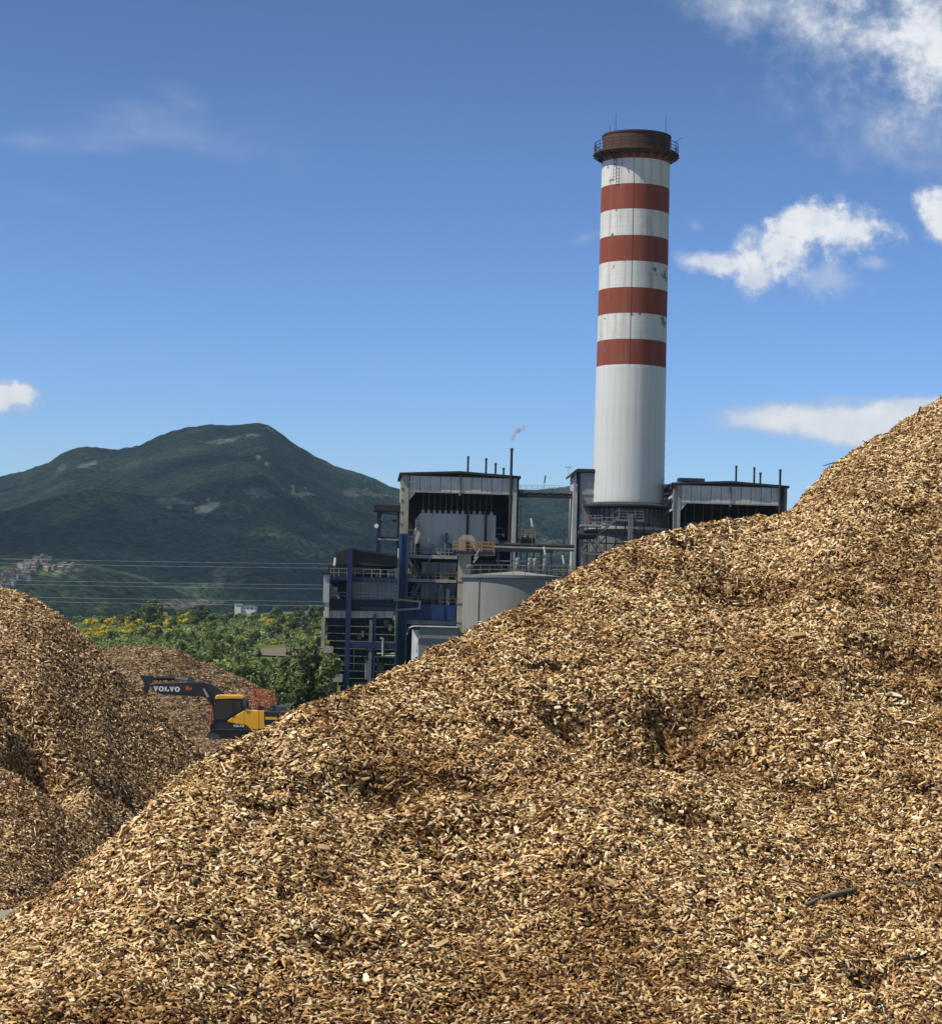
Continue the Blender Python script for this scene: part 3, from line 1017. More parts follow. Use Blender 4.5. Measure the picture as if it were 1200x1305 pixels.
def hill_h(X, Y):
    a = X / Y
    zc = 4 + np.interp(a, ha, he) * 1000
    t = np.clip((Y - 330) / (1000 - 330), -0.03, 1)
    z = -4.6 + (zc + 4.6) * (0.45 * t + 0.55 * t ** 1.5)
    z = np.where(Y > 1000, zc - 0.05 * (Y - 1000), z)
    return z + (0.9 * fbm(X / 60, Y / 60, 3, 121) + 0.25 * fbm(X / 9, Y / 9, 3, 123)) * np.clip(t * 4, 0.05, 1)


Xg, Yg = np.meshgrid(np.linspace(-420, 440, 220), np.concatenate([np.linspace(315, 1040, 160), np.linspace(1055, 1500, 20)]))
m_, nt = new_mat('scrub_hillside')
co = nt.n('ShaderNodeTexCoord').outputs['Object']
n1 = nt.noise(co, 0.05, 8, 0.65)
col = nt.ramp(n1, [(0.3, (0.04, 0.062, 0.018)), (0.5, (0.075, 0.105, 0.03)), (0.7, (0.13, 0.145, 0.05))])
finish(nt, col, 0.95, normal=nt.n('ShaderNodeBump', {'Height': nt.noise(co, 0.6, 6, 0.7), 'Strength': 1.0, 'Distance': 1.0}).outputs[0], spec=0.1)
hl = grid_mesh('hillside', Xg, Yg, hill_h(Xg, Yg), m_)
tag(hl, kind='structure')

# bare brown field and two dry paths on the hillside
M['field'] = mat('bare_soil', (0.12, 0.095, 0.06), 0.95, var=0.3, scale=0.15, bump=0.6)
M['dry_path'] = mat('dry_grass_track', (0.30, 0.29, 0.16), 0.95, var=0.3, scale=0.3, bump=0.4)


def draped(name, pix, material, up, n=10):
    """sheet laid on the hillside, following its outline given by left/right pixel pairs"""
    rows = []
    for (xl, yl, xr, yr) in pix:
        rows.append([cast(hill_h, xl + (xr - xl) * k / n, yl + (yr - yl) * k / n, 335, 1030) + (0, 0, up) for k in range(n + 1)])
    m = MB()
    for i in range(len(rows) - 1):
        for k in range(n):
            m.add([rows[i][k], rows[i][k + 1], rows[i + 1][k + 1], rows[i + 1][k]], [(0, 1, 2, 3)])
    o = m.build(name, material, None)
    tag(o, kind='structure')
    return recalc(o)


draped('field', [(318, 836, 400, 840), (322, 832, 402, 832), (334, 828, 404, 826)], M['field'], 0.35)
draped('path', [(340, 792, 368, 791), (338, 789, 366, 788.5)], M['dry_path'], 0.5)
draped('path', [(320, 809, 352, 808), (322, 807, 350, 806)], M['dry_path'], 0.5)

# ------------------------------------------------------------------ vegetation
def leaf_mat(name, ramp, trans=0.15):
    m, nt = new_mat(name)
    ge = nt.n('ShaderNodeNewGeometry')
    oi = nt.n('ShaderNodeObjectInfo')
    col = nt.ramp(ge.outputs['Random Per Island'], ramp)
    hs = nt.n('ShaderNodeHueSaturation', {'Color': col, 'Hue': nt.m('ADD', 0.485, nt.m('MULTIPLY', oi.outputs['Random'], 0.03)),
                                          'Value': nt.m('ADD', 0.7, nt.m('MULTIPLY', oi.outputs['Random'], 0.6))}).outputs[0]
    b = nt.n('ShaderNodeBsdfPrincipled', {'Base Color': hs, 'Roughness': 0.65, 'Specular IOR Level': 0.25})
    tr = nt.n('ShaderNodeBsdfTranslucent', {'Color': hs})
    mx = nt.n('ShaderNodeMixShader', {0: trans, 1: b.outputs[0], 2: tr.outputs[0]})
    nt.n('ShaderNodeOutputMaterial', {0: mx.outputs[0]})
    return m


M['leaf'] = leaf_mat('green_leaves', [(0, (0.042, 0.068, 0.016)), (0.5, (0.09, 0.13, 0.03)), (1, (0.17, 0.205, 0.055))])
M['leaf_dark'] = leaf_mat('dark_green_leaves', [(0, (0.035, 0.06, 0.016)), (0.5, (0.07, 0.11, 0.028)), (1, (0.12, 0.16, 0.045))])
M['leaf_grey'] = leaf_mat('silver_green_leaves', [(0, (0.05, 0.075, 0.032)), (0.5, (0.09, 0.125, 0.06)), (1, (0.16, 0.20, 0.11))])
M['broom'] = leaf_mat('yellow_broom_flowers', [(0, (0.08, 0.09, 0.018)), (0.2, (0.22, 0.19, 0.015)), (0.5, (0.55, 0.43, 0.015)), (1, (0.72, 0.58, 0.03))])
M['trunk'] = mat('tree_bark', (0.10, 0.08, 0.06), 0.9, var=0.4, scale=3, bump=0.6)


def crown_mesh(name, seed, nb, nl, rx, rz, z0, leaf, material, blob=0.4, top=1.0):
    """leaf faces spread over a cluster of clumps filling an uneven crown"""
    rg = np.random.default_rng(seed)
    cs = []
    while len(cs) < nb:
        p = rg.uniform(-1, 1, 3)
        if np.linalg.norm(p) < 1:
            w = 1 - 0.45 * max(0, p[2]) * top
            cs.append([p[0] * rx * w, p[1] * rx * w, z0 + rz + p[2] * rz])
    cs = np.array(cs)
    br = blob * rx * rg.uniform(0.5, 1.15, nb)
    ci = rg.integers(0, nb, nl)
    d = rg.normal(0, 1, (nl, 3))
    d /= np.linalg.norm(d, axis=1, keepdims=True)
    P = cs[ci] + d * (br[ci] * rg.uniform(0.55, 1.1, nl) ** 0.6)[:, None] * np.array([1, 1, 0.8])
    N = d + rg.normal(0, 0.5, (nl, 3)) + np.array([0, 0, 0.35])
    N /= np.linalg.norm(N, axis=1, keepdims=True)
    T = np.cross(N, rg.normal(0, 1, (nl, 3)))
    T /= np.linalg.norm(T, axis=1, keepdims=True)
    B = np.cross(N, T)
    s = leaf * rg.uniform(0.5, 1.3, nl)
    q = np.array([[-1, 0, 0], [-.1, -.5, .12], [1, 0, -.1], [.1, .5, .12]])
    V = P[:, None] + s[:, None, None] * (q[None, :, 0:1] * T[:, None] + q[None, :, 1:2] * B[:, None] + q[None, :, 2:3] * N[:, None])
    me = raw_mesh(name, V.reshape(-1, 3), (np.arange(nl) * 4)[:, None] + np.arange(4)[None])
    me.materials.append(material)
    return me, cs


def trunk_mesh(name, seed, h, r, cs, nlimb):
    rg = np.random.default_rng(seed)
    m = MB()
    m.tube([(0, 0, -0.4), (r * .4, 0, h * .35), (0, r * .5, h * .7), (r * .3, 0, h)], r, 7, r * .35)
    for k in range(min(nlimb, len(cs))):
        c = cs[k]
        b = np.array([0, 0, h * rg.uniform(0.3, 0.75)])
        m.tube([b, (b + c) / 2 + rg.normal(0, .15, 3), c], r * .4, 5, r * .1)
    me = bpy.data.meshes.new(name)
    me.from_pydata(m.v, [], m.f)
    me.materials.append(M['trunk'])
    return me


KINDS = {}
for key, seed, nb, nl, rx, rz, z0, leaf, mt_ in [('round', 1, 26, 2600, 2.1, 2.1, 0.9, 0.24, 'leaf'), ('round2', 2, 22, 2400, 2.4, 1.8, 0.7, 0.25, 'leaf_dark'), ('tall', 3, 24, 2400, 1.5, 3.0, 1.0, 0.24, 'leaf'),
                                                 ('silver', 4, 18, 2000, 1.5, 2.3, 0.6, 0.24, 'leaf_grey'), ('shrub', 5, 16, 1600, 1.7, 0.95, 0.05, 0.22, 'leaf_dark'), ('shrub2', 6, 16, 1600, 1.8, 1.0, 0.05, 0.22, 'leaf'),
                                                 ('broom', 7, 15, 1500, 1.5, 0.9, 0.05, 0.2, 'broom'), ('broom2', 8, 17, 1600, 1.7, 0.8, 0.05, 0.2, 'broom'), ('dark_tall', 9, 22, 2400, 1.3, 2.7, 0.7, 0.24, 'leaf_dark')]:
    cme, cs = crown_mesh('crown', seed, nb, nl, rx, rz, z0, leaf, M[mt_])
    KINDS[key] = (cme, trunk_mesh('trunk', seed + 50, z0 + rz * 1.2, 0.06 * rx + 0.03, cs, 7))

VEG = {
    'round': ('broadleaf_tree', 'round green broadleaf tree in the scrub on the far hillside', 'tree', 'green trees on the hillside'),
    'round2': ('broadleaf_tree', 'dark green spreading tree in the scrub on the far hillside', 'tree', 'dark trees on the hillside'),
    'tall': ('poplar_tree', 'tall narrow green tree in the scrub on the far hillside', 'tree', 'tall trees on the hillside'),
    'dark_tall': ('evergreen_tree', 'dark upright tree in the scrub on the far hillside', 'tree', 'dark upright trees on the hillside'),
    'silver': ('willow_tree', 'silvery pale green tree in the scrub on the far hillside', 'tree', 'silvery trees on the hillside'),
    'shrub': ('shrub', 'low dark green shrub on the far hillside', 'shrub', 'dark shrubs on the hillside'),
    'shrub2': ('shrub', 'low light green shrub on the far hillside', 'shrub', 'light green shrubs on the hillside'),
    'broom': ('broom_bush', 'yellow flowering broom bush on the far hillside', 'bush', 'yellow broom bushes on the hillside'),
    'broom2': ('broom_bush', 'yellow flowering broom bush on the far hillside', 'bush', 'yellow broom bushes on the hillside'),
}


def plant(kind, loc, s, label=None, group=None, rz=None, sz=None):
    nm, lb, ct, gp = VEG[kind]
    t = thing(nm, label or lb, ct, loc, None if label else gp)
    if group:
        t['group'] = group
    t.rotation_euler.z = random.uniform(0, 6.28) if rz is None else rz
    t.scale = (s, s, (sz or s * random.uniform(.85, 1.15)))
    link('crown', KINDS[kind][0], t)
    link('trunk' if kind not in ('shrub', 'shrub2', 'broom', 'broom2') else 'stem', KINDS[kind][1], t)
    return t


rv = random.Random(4)
WHAT = {'round': 'round green broadleaf tree', 'round2': 'dark green spreading tree', 'tall': 'tall narrow green tree', 'dark_tall': 'dark upright tree', 'silver': 'silvery pale green tree',
        'shrub': 'low dark green shrub', 'shrub2': 'low light green shrub', 'broom': 'yellow flowering broom bush', 'broom2': 'yellow flowering broom bush'}
KIND_PL = {'round': 'green trees', 'round2': 'dark trees', 'tall': 'tall trees', 'dark_tall': 'dark upright trees', 'silver': 'silvery trees',
           'shrub': 'dark shrubs', 'shrub2': 'light shrubs', 'broom': 'broom bushes', 'broom2': 'broom bushes'}


def sow(kinds, xr, yr, n, s0, s1, place='in the scrub on the far hillside'):
    for _ in range(n):
        px, py = rv.uniform(*xr), rv.uniform(*yr)
        p = cast(hill_h, px, py, 335, 1030, 1500)
        if p[1] > 1025:
            continue
        # keep the bare field open
        if 322 < px < 404 and 822 < py < 842:
            continue
        k = rv.choice(kinds)
        t = plant(k, p - (0, 0, .15), rv.uniform(s0, s1))
        t['label'] = WHAT[k] + ' ' + place
        t['group'] = KIND_PL[k] + ' ' + place


B_ = ['broom', 'broom2']
sow(B_ * 2 + ['shrub', 'shrub2', 'shrub2', 'round'], (105, 255), (787, 797), 75, 1.1, 1.8, 'on the left crest of the hill')
sow(B_ * 3 + ['shrub2'], (95, 215), (795, 812), 45, 0.7, 1.1, 'on the slope above the low chip pile')
sow(['broom', 'shrub2', 'shrub', 'shrub2'], (255, 330), (788, 793), 16, 0.8, 1.4, 'on the crest below the white building')
sow(['broom', 'broom2', 'shrub2', 'round'], (335, 425), (788, 797), 26, 0.7, 1.3, 'on the crest beside the plant')
sow(['round2', 'dark_tall', 'round', 'shrub', 'shrub2'], (215, 330), (790, 800), 24, 0.4, 0.7, 'on the upper slope left of the white building')
sow(['broom', 'shrub2', 'round', 'shrub', 'silver', 'shrub2'], (335, 425), (797, 810), 30, 0.5, 0.95, 'on the upper slope beside the plant')
sow(['round', 'shrub', 'shrub2', 'shrub2', 'silver', 'shrub2', 'round2', 'shrub'], (130, 335), (800, 822), 90, 0.35, 0.65, 'in the scrub halfway up the hill')
sow(['broom', 'silver', 'shrub2', 'shrub', 'shrub2'], (325, 420), (810, 823), 30, 0.4, 0.7, 'along the upper edge of the brown field')
sow(['round', 'round2', 'shrub', 'shrub2', 'tall', 'round'], (225, 330), (824, 850), 46, 0.3, 0.55, 'in the thicket left of the brown field')
sow(['round2', 'shrub', 'round', 'shrub2', 'shrub', 'broom'], (300, 425), (845, 862), 34, 0.3, 0.5, 'below the brown field')
sow(['round2', 'round', 'dark_tall', 'shrub'], (420, 760), (790, 812), 14, 0.7, 1.1, 'behind the plant')

# low scrub filling the ground between them
rs = np.random.default_rng(91)
SP = []
while len(SP) < 2300:
    px, py = rs.uniform(90, 430), 786 + 76 * rs.random() ** 1.3
    if 318 < px < 406 and 822 < py < 842:
        continue
    if px < 250 and py < 812 and rs.random() < .7:
        continue
    SP.append(cast(hill_h, px, py, 335, 1030, 700))
SP = np.array(SP)
nl = 13
Pc = np.repeat(SP, nl, 0) + rs.normal(0, 1, (len(SP) * nl, 3)) * np.array([.9, .9, .35]) + (0, 0, .3)
Nn = rs.normal(0, 1, Pc.shape) + (0, -.3, .7)
Nn /= np.linalg.norm(Nn, axis=1, keepdims=True)
Tn = np.cross(Nn, rs.normal(0, 1, Pc.shape))
Tn /= np.linalg.norm(Tn, axis=1, keepdims=True)
Bn = np.cross(Nn, Tn)
sz_ = rs.uniform(.25, .6, len(Pc))[:, None]
V = np.stack([Pc - Tn * sz_, Pc - Bn * sz_ * .6, Pc + Tn * sz_, Pc + Bn * sz_ * .6], 1)
me = raw_mesh('scrub', V.reshape(-1, 3), (np.arange(len(Pc)) * 4)[:, None] + np.arange(4)[None])
M['scrub'] = leaf_mat('mixed_scrub_leaves', [(0, (0.045, 0.07, 0.018)), (0.45, (0.10, 0.138, 0.034)), (0.8, (0.17, 0.20, 0.058)), (0.95, (0.2, 0.2, 0.07)), (1, (0.4, 0.32, 0.03))])
me.materials.append(M['scrub'])
tag(link('scrub', me), 'low green scrub covering the hillside between the bushes', 'scrub', kind='stuff')

# trees that stand out
KEY = [('round', 312, 905, 240, 0.95, 'bright green leafy tree right behind the orange excavator railing'),
       ('round2', 288, 890, 300, 0.95, 'dark green tree behind the low chip pile left of the leafy tree'),
       ('round2', 338, 895, 290, 0.8, 'dark bushy tree between excavator and plant'),
       ('silver', 362, 826, 420, 0.75, 'silvery willow at the left end of the brown field'),
       ('silver', 390, 826, 420, 0.75, 'silvery willow close to the steel plant frame'),
       ('tall', 395, 800, 800, 1.0, 'tall pale green tree against the mountain beside the plant')]
for k, px, py, Yd, s, lb in KEY:
    p = W(px, py, Yd)
    plant(k, (p[0], p[1], float(min(yard_z(Yd) if Yd < 330 else hill_h(np.array([p[0]]), np.array([p[1]]))[0], 50))), s, lb)
# the big leafy tree in front of the plant
cme, cs = crown_mesh('crown', 77, 46, 9000, 2.7, 2.75, 0.2, 0.17, M['leaf'], 0.33, 1.0)
cme.materials.clear()
M['leaf_near'] = leaf_mat('olive_green_leaves', [(0, (0.035, 0.055, 0.016)), (0.5, (0.08, 0.11, 0.03)), (0.85, (0.15, 0.18, 0.06)), (1, (0.24, 0.27, 0.12))])
cme.materials.append(M['leaf_near'])
p = W(392, 905, 190)
t = thing('broadleaf_tree', 'dense leafy tree in front of the steel frame at the left of the plant', 'tree', (p[0], 190, float(yard_z(190))))
t.scale = (1.0, 1.0, 1.13)
link('crown', cme, t)
link('trunk', trunk_mesh('trunk', 78, 3.6, 0.17, cs, 14), t)
p = W(352, 905, 186)
cme2, cs2 = crown_mesh('crown', 79, 26, 4600, 1.6, 1.5, 0.1, 0.15, M['leaf'], 0.36, 1.0)
t = thing('broadleaf_tree', 'bright low leafy tree at the left foot of the dense tree', 'tree', (p[0], 186, float(yard_z(186))))
link('crown', cme2, t)
link('trunk', trunk_mesh('trunk', 80, 2.0, 0.1, cs2, 9), t)

# ------------------------------------------------------------------ village, far building, cables
M['v_wall'] = None


def house_mat(name, ramp, roof=False):
    m, nt = new_mat(name)
    oi = nt.n('ShaderNodeObjectInfo')
    col = nt.ramp(oi.outputs['Random'], ramp)
    co = nt.n('ShaderNodeTexCoord').outputs['Object']
    col = nt.mix(0.4, col, nt.ramp(nt.noise(co, 0.6, 5, 0.6), [(0.3, (0.5, 0.5, 0.5)), (0.7, (1, 1, 1))]), 'MULTIPLY')
    finish(nt, col, 0.9)
    return m


M['v_wall'] = house_mat('village_render', [(0, (0.38, 0.27, 0.21)), (0.3, (0.48, 0.37, 0.29)), (0.6, (0.40, 0.34, 0.29)), (1, (0.60, 0.54, 0.46))])
M['v_roof'] = house_mat('village_roof_tile', [(0, (0.20, 0.115, 0.08)), (0.5, (0.26, 0.17, 0.125)), (1, (0.25, 0.215, 0.18))])
M['v_pane'] = mat('dark_window', (0.03, 0.035, 0.04), 0.3)
HM = []
for k, (w, d, h, rh) in enumerate([(9, 8, 8, 2.2), (7, 9, 10, 2), (11, 8, 7, 2.4), (6.5, 7, 9, 1.8), (14, 8, 9, 2.4)]):
    me = bpy.data.meshes.new('house')
    mb = MB()
    mb.box(-w / 2, w / 2, -d / 2, d / 2, -6, h)
    nwall = len(mb.f)
    o_ = 0.4
    mb.add([(-w / 2 - o_, -d / 2 - o_, h), (w / 2 + o_, -d / 2 - o_, h), (w / 2 + o_, d / 2 + o_, h), (-w / 2 - o_, d / 2 + o_, h), (-w / 2 - o_, 0, h + rh), (w / 2 + o_, 0, h + rh)],
           [(0, 1, 5, 4), (2, 3, 4, 5), (0, 4, 3), (1, 2, 5), (3, 2, 1, 0)])
    nroof = len(mb.f)
    for fl in range(int(h // 3)):
        for wx in np.arange(-w / 2 + 1.4, w / 2 - 1, 2.6):
            mb.box(wx - .5, wx + .5, -d / 2 - .05, -d / 2 + .2, 1 + fl * 3, 2.5 + fl * 3)
    me.from_pydata(mb.v, [], mb.f)
    for mm in (M['v_wall'], M['v_roof'], M['v_pane']):
        me.materials.append(mm)
    for i, pl in enumerate(me.polygons):
        pl.material_index = 0 if i < nwall else 1 if i < nroof else 2
    HM.append(me)
rh_ = random.Random(21)
for k in range(130):
    u = rh_.random()
    # the village climbs the knoll from lower left to the upper right
    px = -30 + 100 * u + rh_.gauss(0, 5)
    top = np.interp(px, [-30, 0, 25, 50, 66, 90], [742, 733, 719, 709, 705, 718])
    py = top + abs(rh_.gauss(0, 1)) * np.interp(px, [-30, 20, 50, 75], [12, 11, 7, 4])
    if k > 108:
        px, py = rh_.uniform(62, 100), rh_.uniform(717, 723)
    p = cast(mtn_h, px - 6, py + 5, 2500, 6000, 3000)
    o = link('house', HM[rh_.randrange(5)], None, p)
    o.rotation_euler.z = rh_.gauss(0, .5)
    s = rh_.uniform(.4, .66)
    o.scale = (s, s, s)
    row = 'along the road right of the village top' if k > 108 else 'on the top row' if py < top + 2.5 else 'in the middle rows' if py < top + 8 else 'in the lower rows'
    row += '' if k > 108 else ' at the left edge' if px < 22 else ' under the summit' if px > 45 else ''
    tag(o, 'small tiled house of the far hill village, ' + row, 'house', 'hill village houses ' + row)
for k in range(16):
    px, py = rh_.choice([(rh_.uniform(205, 270), rh_.uniform(632, 650)), (rh_.uniform(325, 400), rh_.uniform(621, 634)), (rh_.uniform(440, 480), rh_.uniform(624, 632))])
    p = cast(mtn_h, px, py, 2500, 6600, 3000)
    o = link('house', HM[rh_.randrange(5)], None, p)
    o.rotation_euler.z = rh_.gauss(0, .5)
    o.scale = (.6, .6, .5)
    tag(o, 'tiny pale farmhouse in the clearings halfway up the mountain', 'house', 'farmhouses on the mountain')

# white building on the hill crest
WY = 1060.0
p = W(312, 779, WY)
ZB = float(p[2]) - 3
wb = thing('farm_building', 'white flat-roofed building on the crest of the green hill', 'building', (p[0], WY, ZB))
M['white_wall'] = mat('white_render', (0.66, 0.65, 0.61), 0.9, var=0.08, scale=0.3, streak=0.2)
px0 = WY / FPX
part('wall', M['white_wall'], wb, lambda m: m.box(p[0] - 13 * px0, p[0] - 5 * px0, WY, WY + 8, ZB - 3, ZB + 3 + 9 * px0))
part('wall', M['white_wall'], wb, lambda m: m.box(p[0] - 5 * px0, p[0] + 13 * px0, WY + 1, WY + 11, ZB - 3, ZB + 3 + 6.5 * px0))
part('roof', M['grey_panel'], wb, lambda m: m.box(p[0] - 5.2 * px0, p[0] + 13.3 * px0, WY + .7, WY + 11.3, ZB + 3 + 6.5 * px0, ZB + 3 + 7.1 * px0))
part('roof', M['grey_panel'], wb, lambda m: m.box(p[0] - 13.3 * px0, p[0] - 4.7 * px0, WY - .3, WY + 8.3, ZB + 3 + 9 * px0, ZB + 3 + 9.5 * px0))
for k in range(2):
    part('window', M['v_pane'], wb, lambda m: m.box(p[0] + (3 + 5 * k) * px0, p[0] + (4.5 + 5.6 * k) * px0, WY + .95, WY + 1.2, ZB + 3 + 2.6 * px0, ZB + 3 + 4.6 * px0))

# overhead cables
for nm, ys, dd in [('highest', (716, 721.5), 0), ('middle', (743, 748), 0), ('lowest', (764, 769.5), 0)]:
    for i, y0 in enumerate(ys):
        Yd = 620 + i * 7
        pts = []
        for x in np.linspace(-420, 900, 45):
            sag = 9 * (1 - ((x - 330) / 750.0) ** 2)
            y = y0 - 8 + (x - 200) * 0.012 + sag * 0.9
            pts.append(W(x, y, Yd))
        m = MB().tube(pts, 0.019, 5)
        o = m.build('power_cable', M['steel_wire'], None, smooth=True)
        tag(o, '%s cable of the %s bundle of overhead power lines crossing before the mountain' % (('upper', 'lower')[i], nm), 'cable', 'overhead power cables')
# ------------------------------------------------------------------ power plant
PY = 300.0                       # distance of the plant's front line
S = PY / FPX                     # metres per photograph pixel there
GZ = float(yard_z(PY)) - 0.5     # ground under the plant
TURN = 0.05                      # the plant is turned a little to the right


def XZ(x, y, Y=PY):
    p = W(x, y, Y)
    return p[0], p[2]


# ---- chimney
CYY = 305.0
cxb, z_skirt = XZ(800, 641, CYY)
RB = 44.8 * CYY / FPX
RT = 43.6 * CYY / FPX
FRONT = CYY - RB


def chim_z(y):
    # pixel row on the front of the shaft -> height
    x = 800 + (641 - y) * 0.0231
    return float(W(x, y, FRONT)[2])


bands = [464, 431.5, 398.5, 365.5, 332, 299, 265.5, 233, 200.5]
zb = [chim_z(y) for y in bands]
z_clad0, z_top = chim_z(640), chim_z(164.5)
chim = thing('chimney', 'tall red and white banded chimney with railed gallery at the top', 'chimney', (cxb, CYY, GZ))


def rad(z):
    return RB + (RT - RB) * (z - z_clad0) / (z_top - z_clad0)


def band_mat(name, c, bare, streaks, thr=0.63):
    m, nt = new_mat(name)
    co = nt.n('ShaderNodeTexCoord').outputs['Object']
    col = nt.ramp(nt.noise(co, 0.35, 7, 0.65), [(0.3, tuple(v * .86 for v in c)), (0.7, c)])
    # faint lift joints every 1.2 m
    s = nt.n('ShaderNodeSeparateXYZ', {0: co})
    fr = nt.m('FRACT', nt.m('MULTIPLY', s.outputs[2], 0.8))
    jt = nt.n('ShaderNodeMapRange', {0: nt.m('ABSOLUTE', nt.m('SUBTRACT', fr, 0.5)), 1: 0.44, 2: 0.5, 3: 0.0, 4: 0.22}).outputs[0]
    col = nt.mix(jt, col, tuple(v * .5 for v in c))
    sv = nt.n('ShaderNodeMapping', {'Vector': co, 'Scale': (1.1, 1.1, 0.06)}).outputs[0]
    f = nt.n('ShaderNodeMapRange', {0: nt.noise(sv, 1.0, 6, 0.65), 1: 0.52, 2: 0.8, 3: 0.0, 4: streaks}).outputs[0]
    col = nt.mix(f, col, (0.16, 0.15, 0.14, 1))
    fl = nt.n('ShaderNodeMapRange', {0: nt.noise(co, 0.42, 9, 0.6), 1: thr, 2: thr + 0.02, 3: 0.0, 4: 0.85}).outputs[0]
    col = nt.mix(fl, col, bare)
    finish(nt, col, 0.75, normal=nt.n('ShaderNodeBump', {'Height': nt.noise(co, 3, 5, 0.6), 'Strength': 0.15, 'Distance': 0.05}).outputs[0], spec=0.3)
    return m


M['ch_white'] = band_mat('white_chimney_paint', (0.60, 0.60, 0.56), (0.07, 0.07, 0.065), 0.85, 0.622)
M['ch_red'] = band_mat('red_chimney_paint', (0.225, 0.050, 0.024), (0.12, 0.085, 0.065), 0.5, 0.655)
M['ch_cap'] = mat('sooty_red_paint', (0.085, 0.04, 0.028), 0.9, var=0.4, scale=0.5, streak=0.9, rust=(0.075, 0.07, 0.055))
M['clad'] = mat('white_cladding_sheet', (0.54, 0.55, 0.52), 0.45, var=0.06, scale=0.25, streak=0.12)
for i in range(len(zb) - 1):
    part('painted_band', M['ch_red'] if i % 2 == 0 else M['ch_white'], chim,
         lambda m: m.lathe(cxb, CYY, [(rad(zb[i]), zb[i]), (rad((zb[i] + zb[i + 1]) / 2), (zb[i] + zb[i + 1]) / 2), (rad(zb[i + 1]), zb[i + 1])], 96), smooth=True)
# red neck under the gallery, gallery, parapet
zg = chim_z(187.0)
Rg = 54.5 * CYY / FPX
part('neck', M['ch_red'], chim, lambda m: m.lathe(cxb, CYY, [(rad(zb[-1]), zb[-1]), (rad(zg), zg)], 96), smooth=True)
part('parapet', M['ch_cap'], chim, lambda m: m.lathe(cxb, CYY, [(RT, zg), (RT + .02, z_top - .25), (RT + .1, z_top - .2), (RT + .1, z_top), (RT - .45, z_top), (RT - .45, z_top - 3)], 96))
gal = part('gallery', M['ch_cap'], chim, lambda m: m.lathe(cxb, CYY, [(RT + .01, zg - .7), (RT + .35, zg - .65), (Rg, zg - .3), (Rg, zg - .06), (RT + .01, zg)], 96))
for k in range(24):
    a = 2 * math.pi * k / 24
    ca, sa = math.cos(a), math.sin(a)
    part('gallery_bracket', M['dark_steel'], gal, lambda m: m.beam((cxb + ca * RT, CYY + sa * RT, zg - 1.15), (cxb + ca * (Rg + .15), CYY + sa * (Rg + .15), zg - .34), .1, .14))


def gal_rail(m):
    n = 28
    for k in range(n):
        a, b = 2 * math.pi * k / n, 2 * math.pi * (k + 1) / n
        p0 = np.array([cxb + math.cos(a) * (Rg - .08), CYY + math.sin(a) * (Rg - .08), zg - .06])
        p1 = np.array([cxb + math.cos(b) * (Rg - .08), CYY + math.sin(b) * (Rg - .08), zg - .06])
        m.beam(p0, p0 + (0, 0, 1.25), .07)
        for h in (1.25, .8, .42):
            m.beam(p0 + (0, 0, h), p1 + (0, 0, h), .06)


part('railing', M['dark_steel'], gal, gal_rail)
for (x, yt, yb_) in [(784, 147, 168), (776.5, 162, 170), (847.5, 151, 170)]:
    xx = XZ(x, yt, CYY)[0]
    part('lightning_rod', M['dark_steel'], chim, lambda m: m.tube([(xx, CYY - 1.0, XZ(x, yb_, CYY)[1] - 1.5), (xx, CYY - 1.0, XZ(x, yt, CYY)[1])], .05, 6, .025))


def yagi(m):
    b = np.array([cxb + Rg - .3, CYY - 1, zg + 1.2])
    m.beam(b, b + (0, 0, .5), .05)
    m.beam(b + (-.5, 0, .25), b + (.7, -.3, .85), .04)
    for k in range(4):
        c = b + np.array([-.3 + k * .28, -.1 * k, .35 + k * .14])
        m.beam(c + (-.1, .3, .05), c + (.1, -.3, -.05), .03)


part('antenna', M['dark_steel'], chim, yagi)
# lightning conductor down the front and access ladder stubs below the gallery
ac = R(-97)


def conductor(m):
    for i in range(24):
        z0_, z1_ = z_clad0 + (zg - z_clad0) * i / 24, z_clad0 + (zg - z_clad0) * (i + 1) / 24
        if z0_ < zb[0] - 1.5:
            continue
        r0, r1 = rad(z0_) + .03, rad(z1_) + .03
        m.beam((cxb + math.cos(ac) * r0, CYY + math.sin(ac) * r0, z0_), (cxb + math.cos(ac) * r1, CYY + math.sin(ac) * r1, z1_), .035)


part('lightning_conductor', M['mid_steel'], chim, conductor)


def ladder(m):
    for da in (-.045, .045):
        a = R(-128) + da
        r = RT + .35
        m.tube([(cxb + math.cos(a) * r, CYY + math.sin(a) * r, zg - 4.4), (cxb + math.cos(a) * r, CYY + math.sin(a) * r, zg - .4)], .04, 5)
    for k in range(9):
        z = zg - 4.2 + k * .42
        m.beam((cxb + math.cos(R(-128) - .045) * r, CYY + math.sin(R(-128) - .045) * r, z), (cxb + math.cos(R(-128) + .045) * r, CYY + math.sin(R(-128) + .045) * r, z), .035)


part('ladder', M['dark_steel'], chim, ladder)
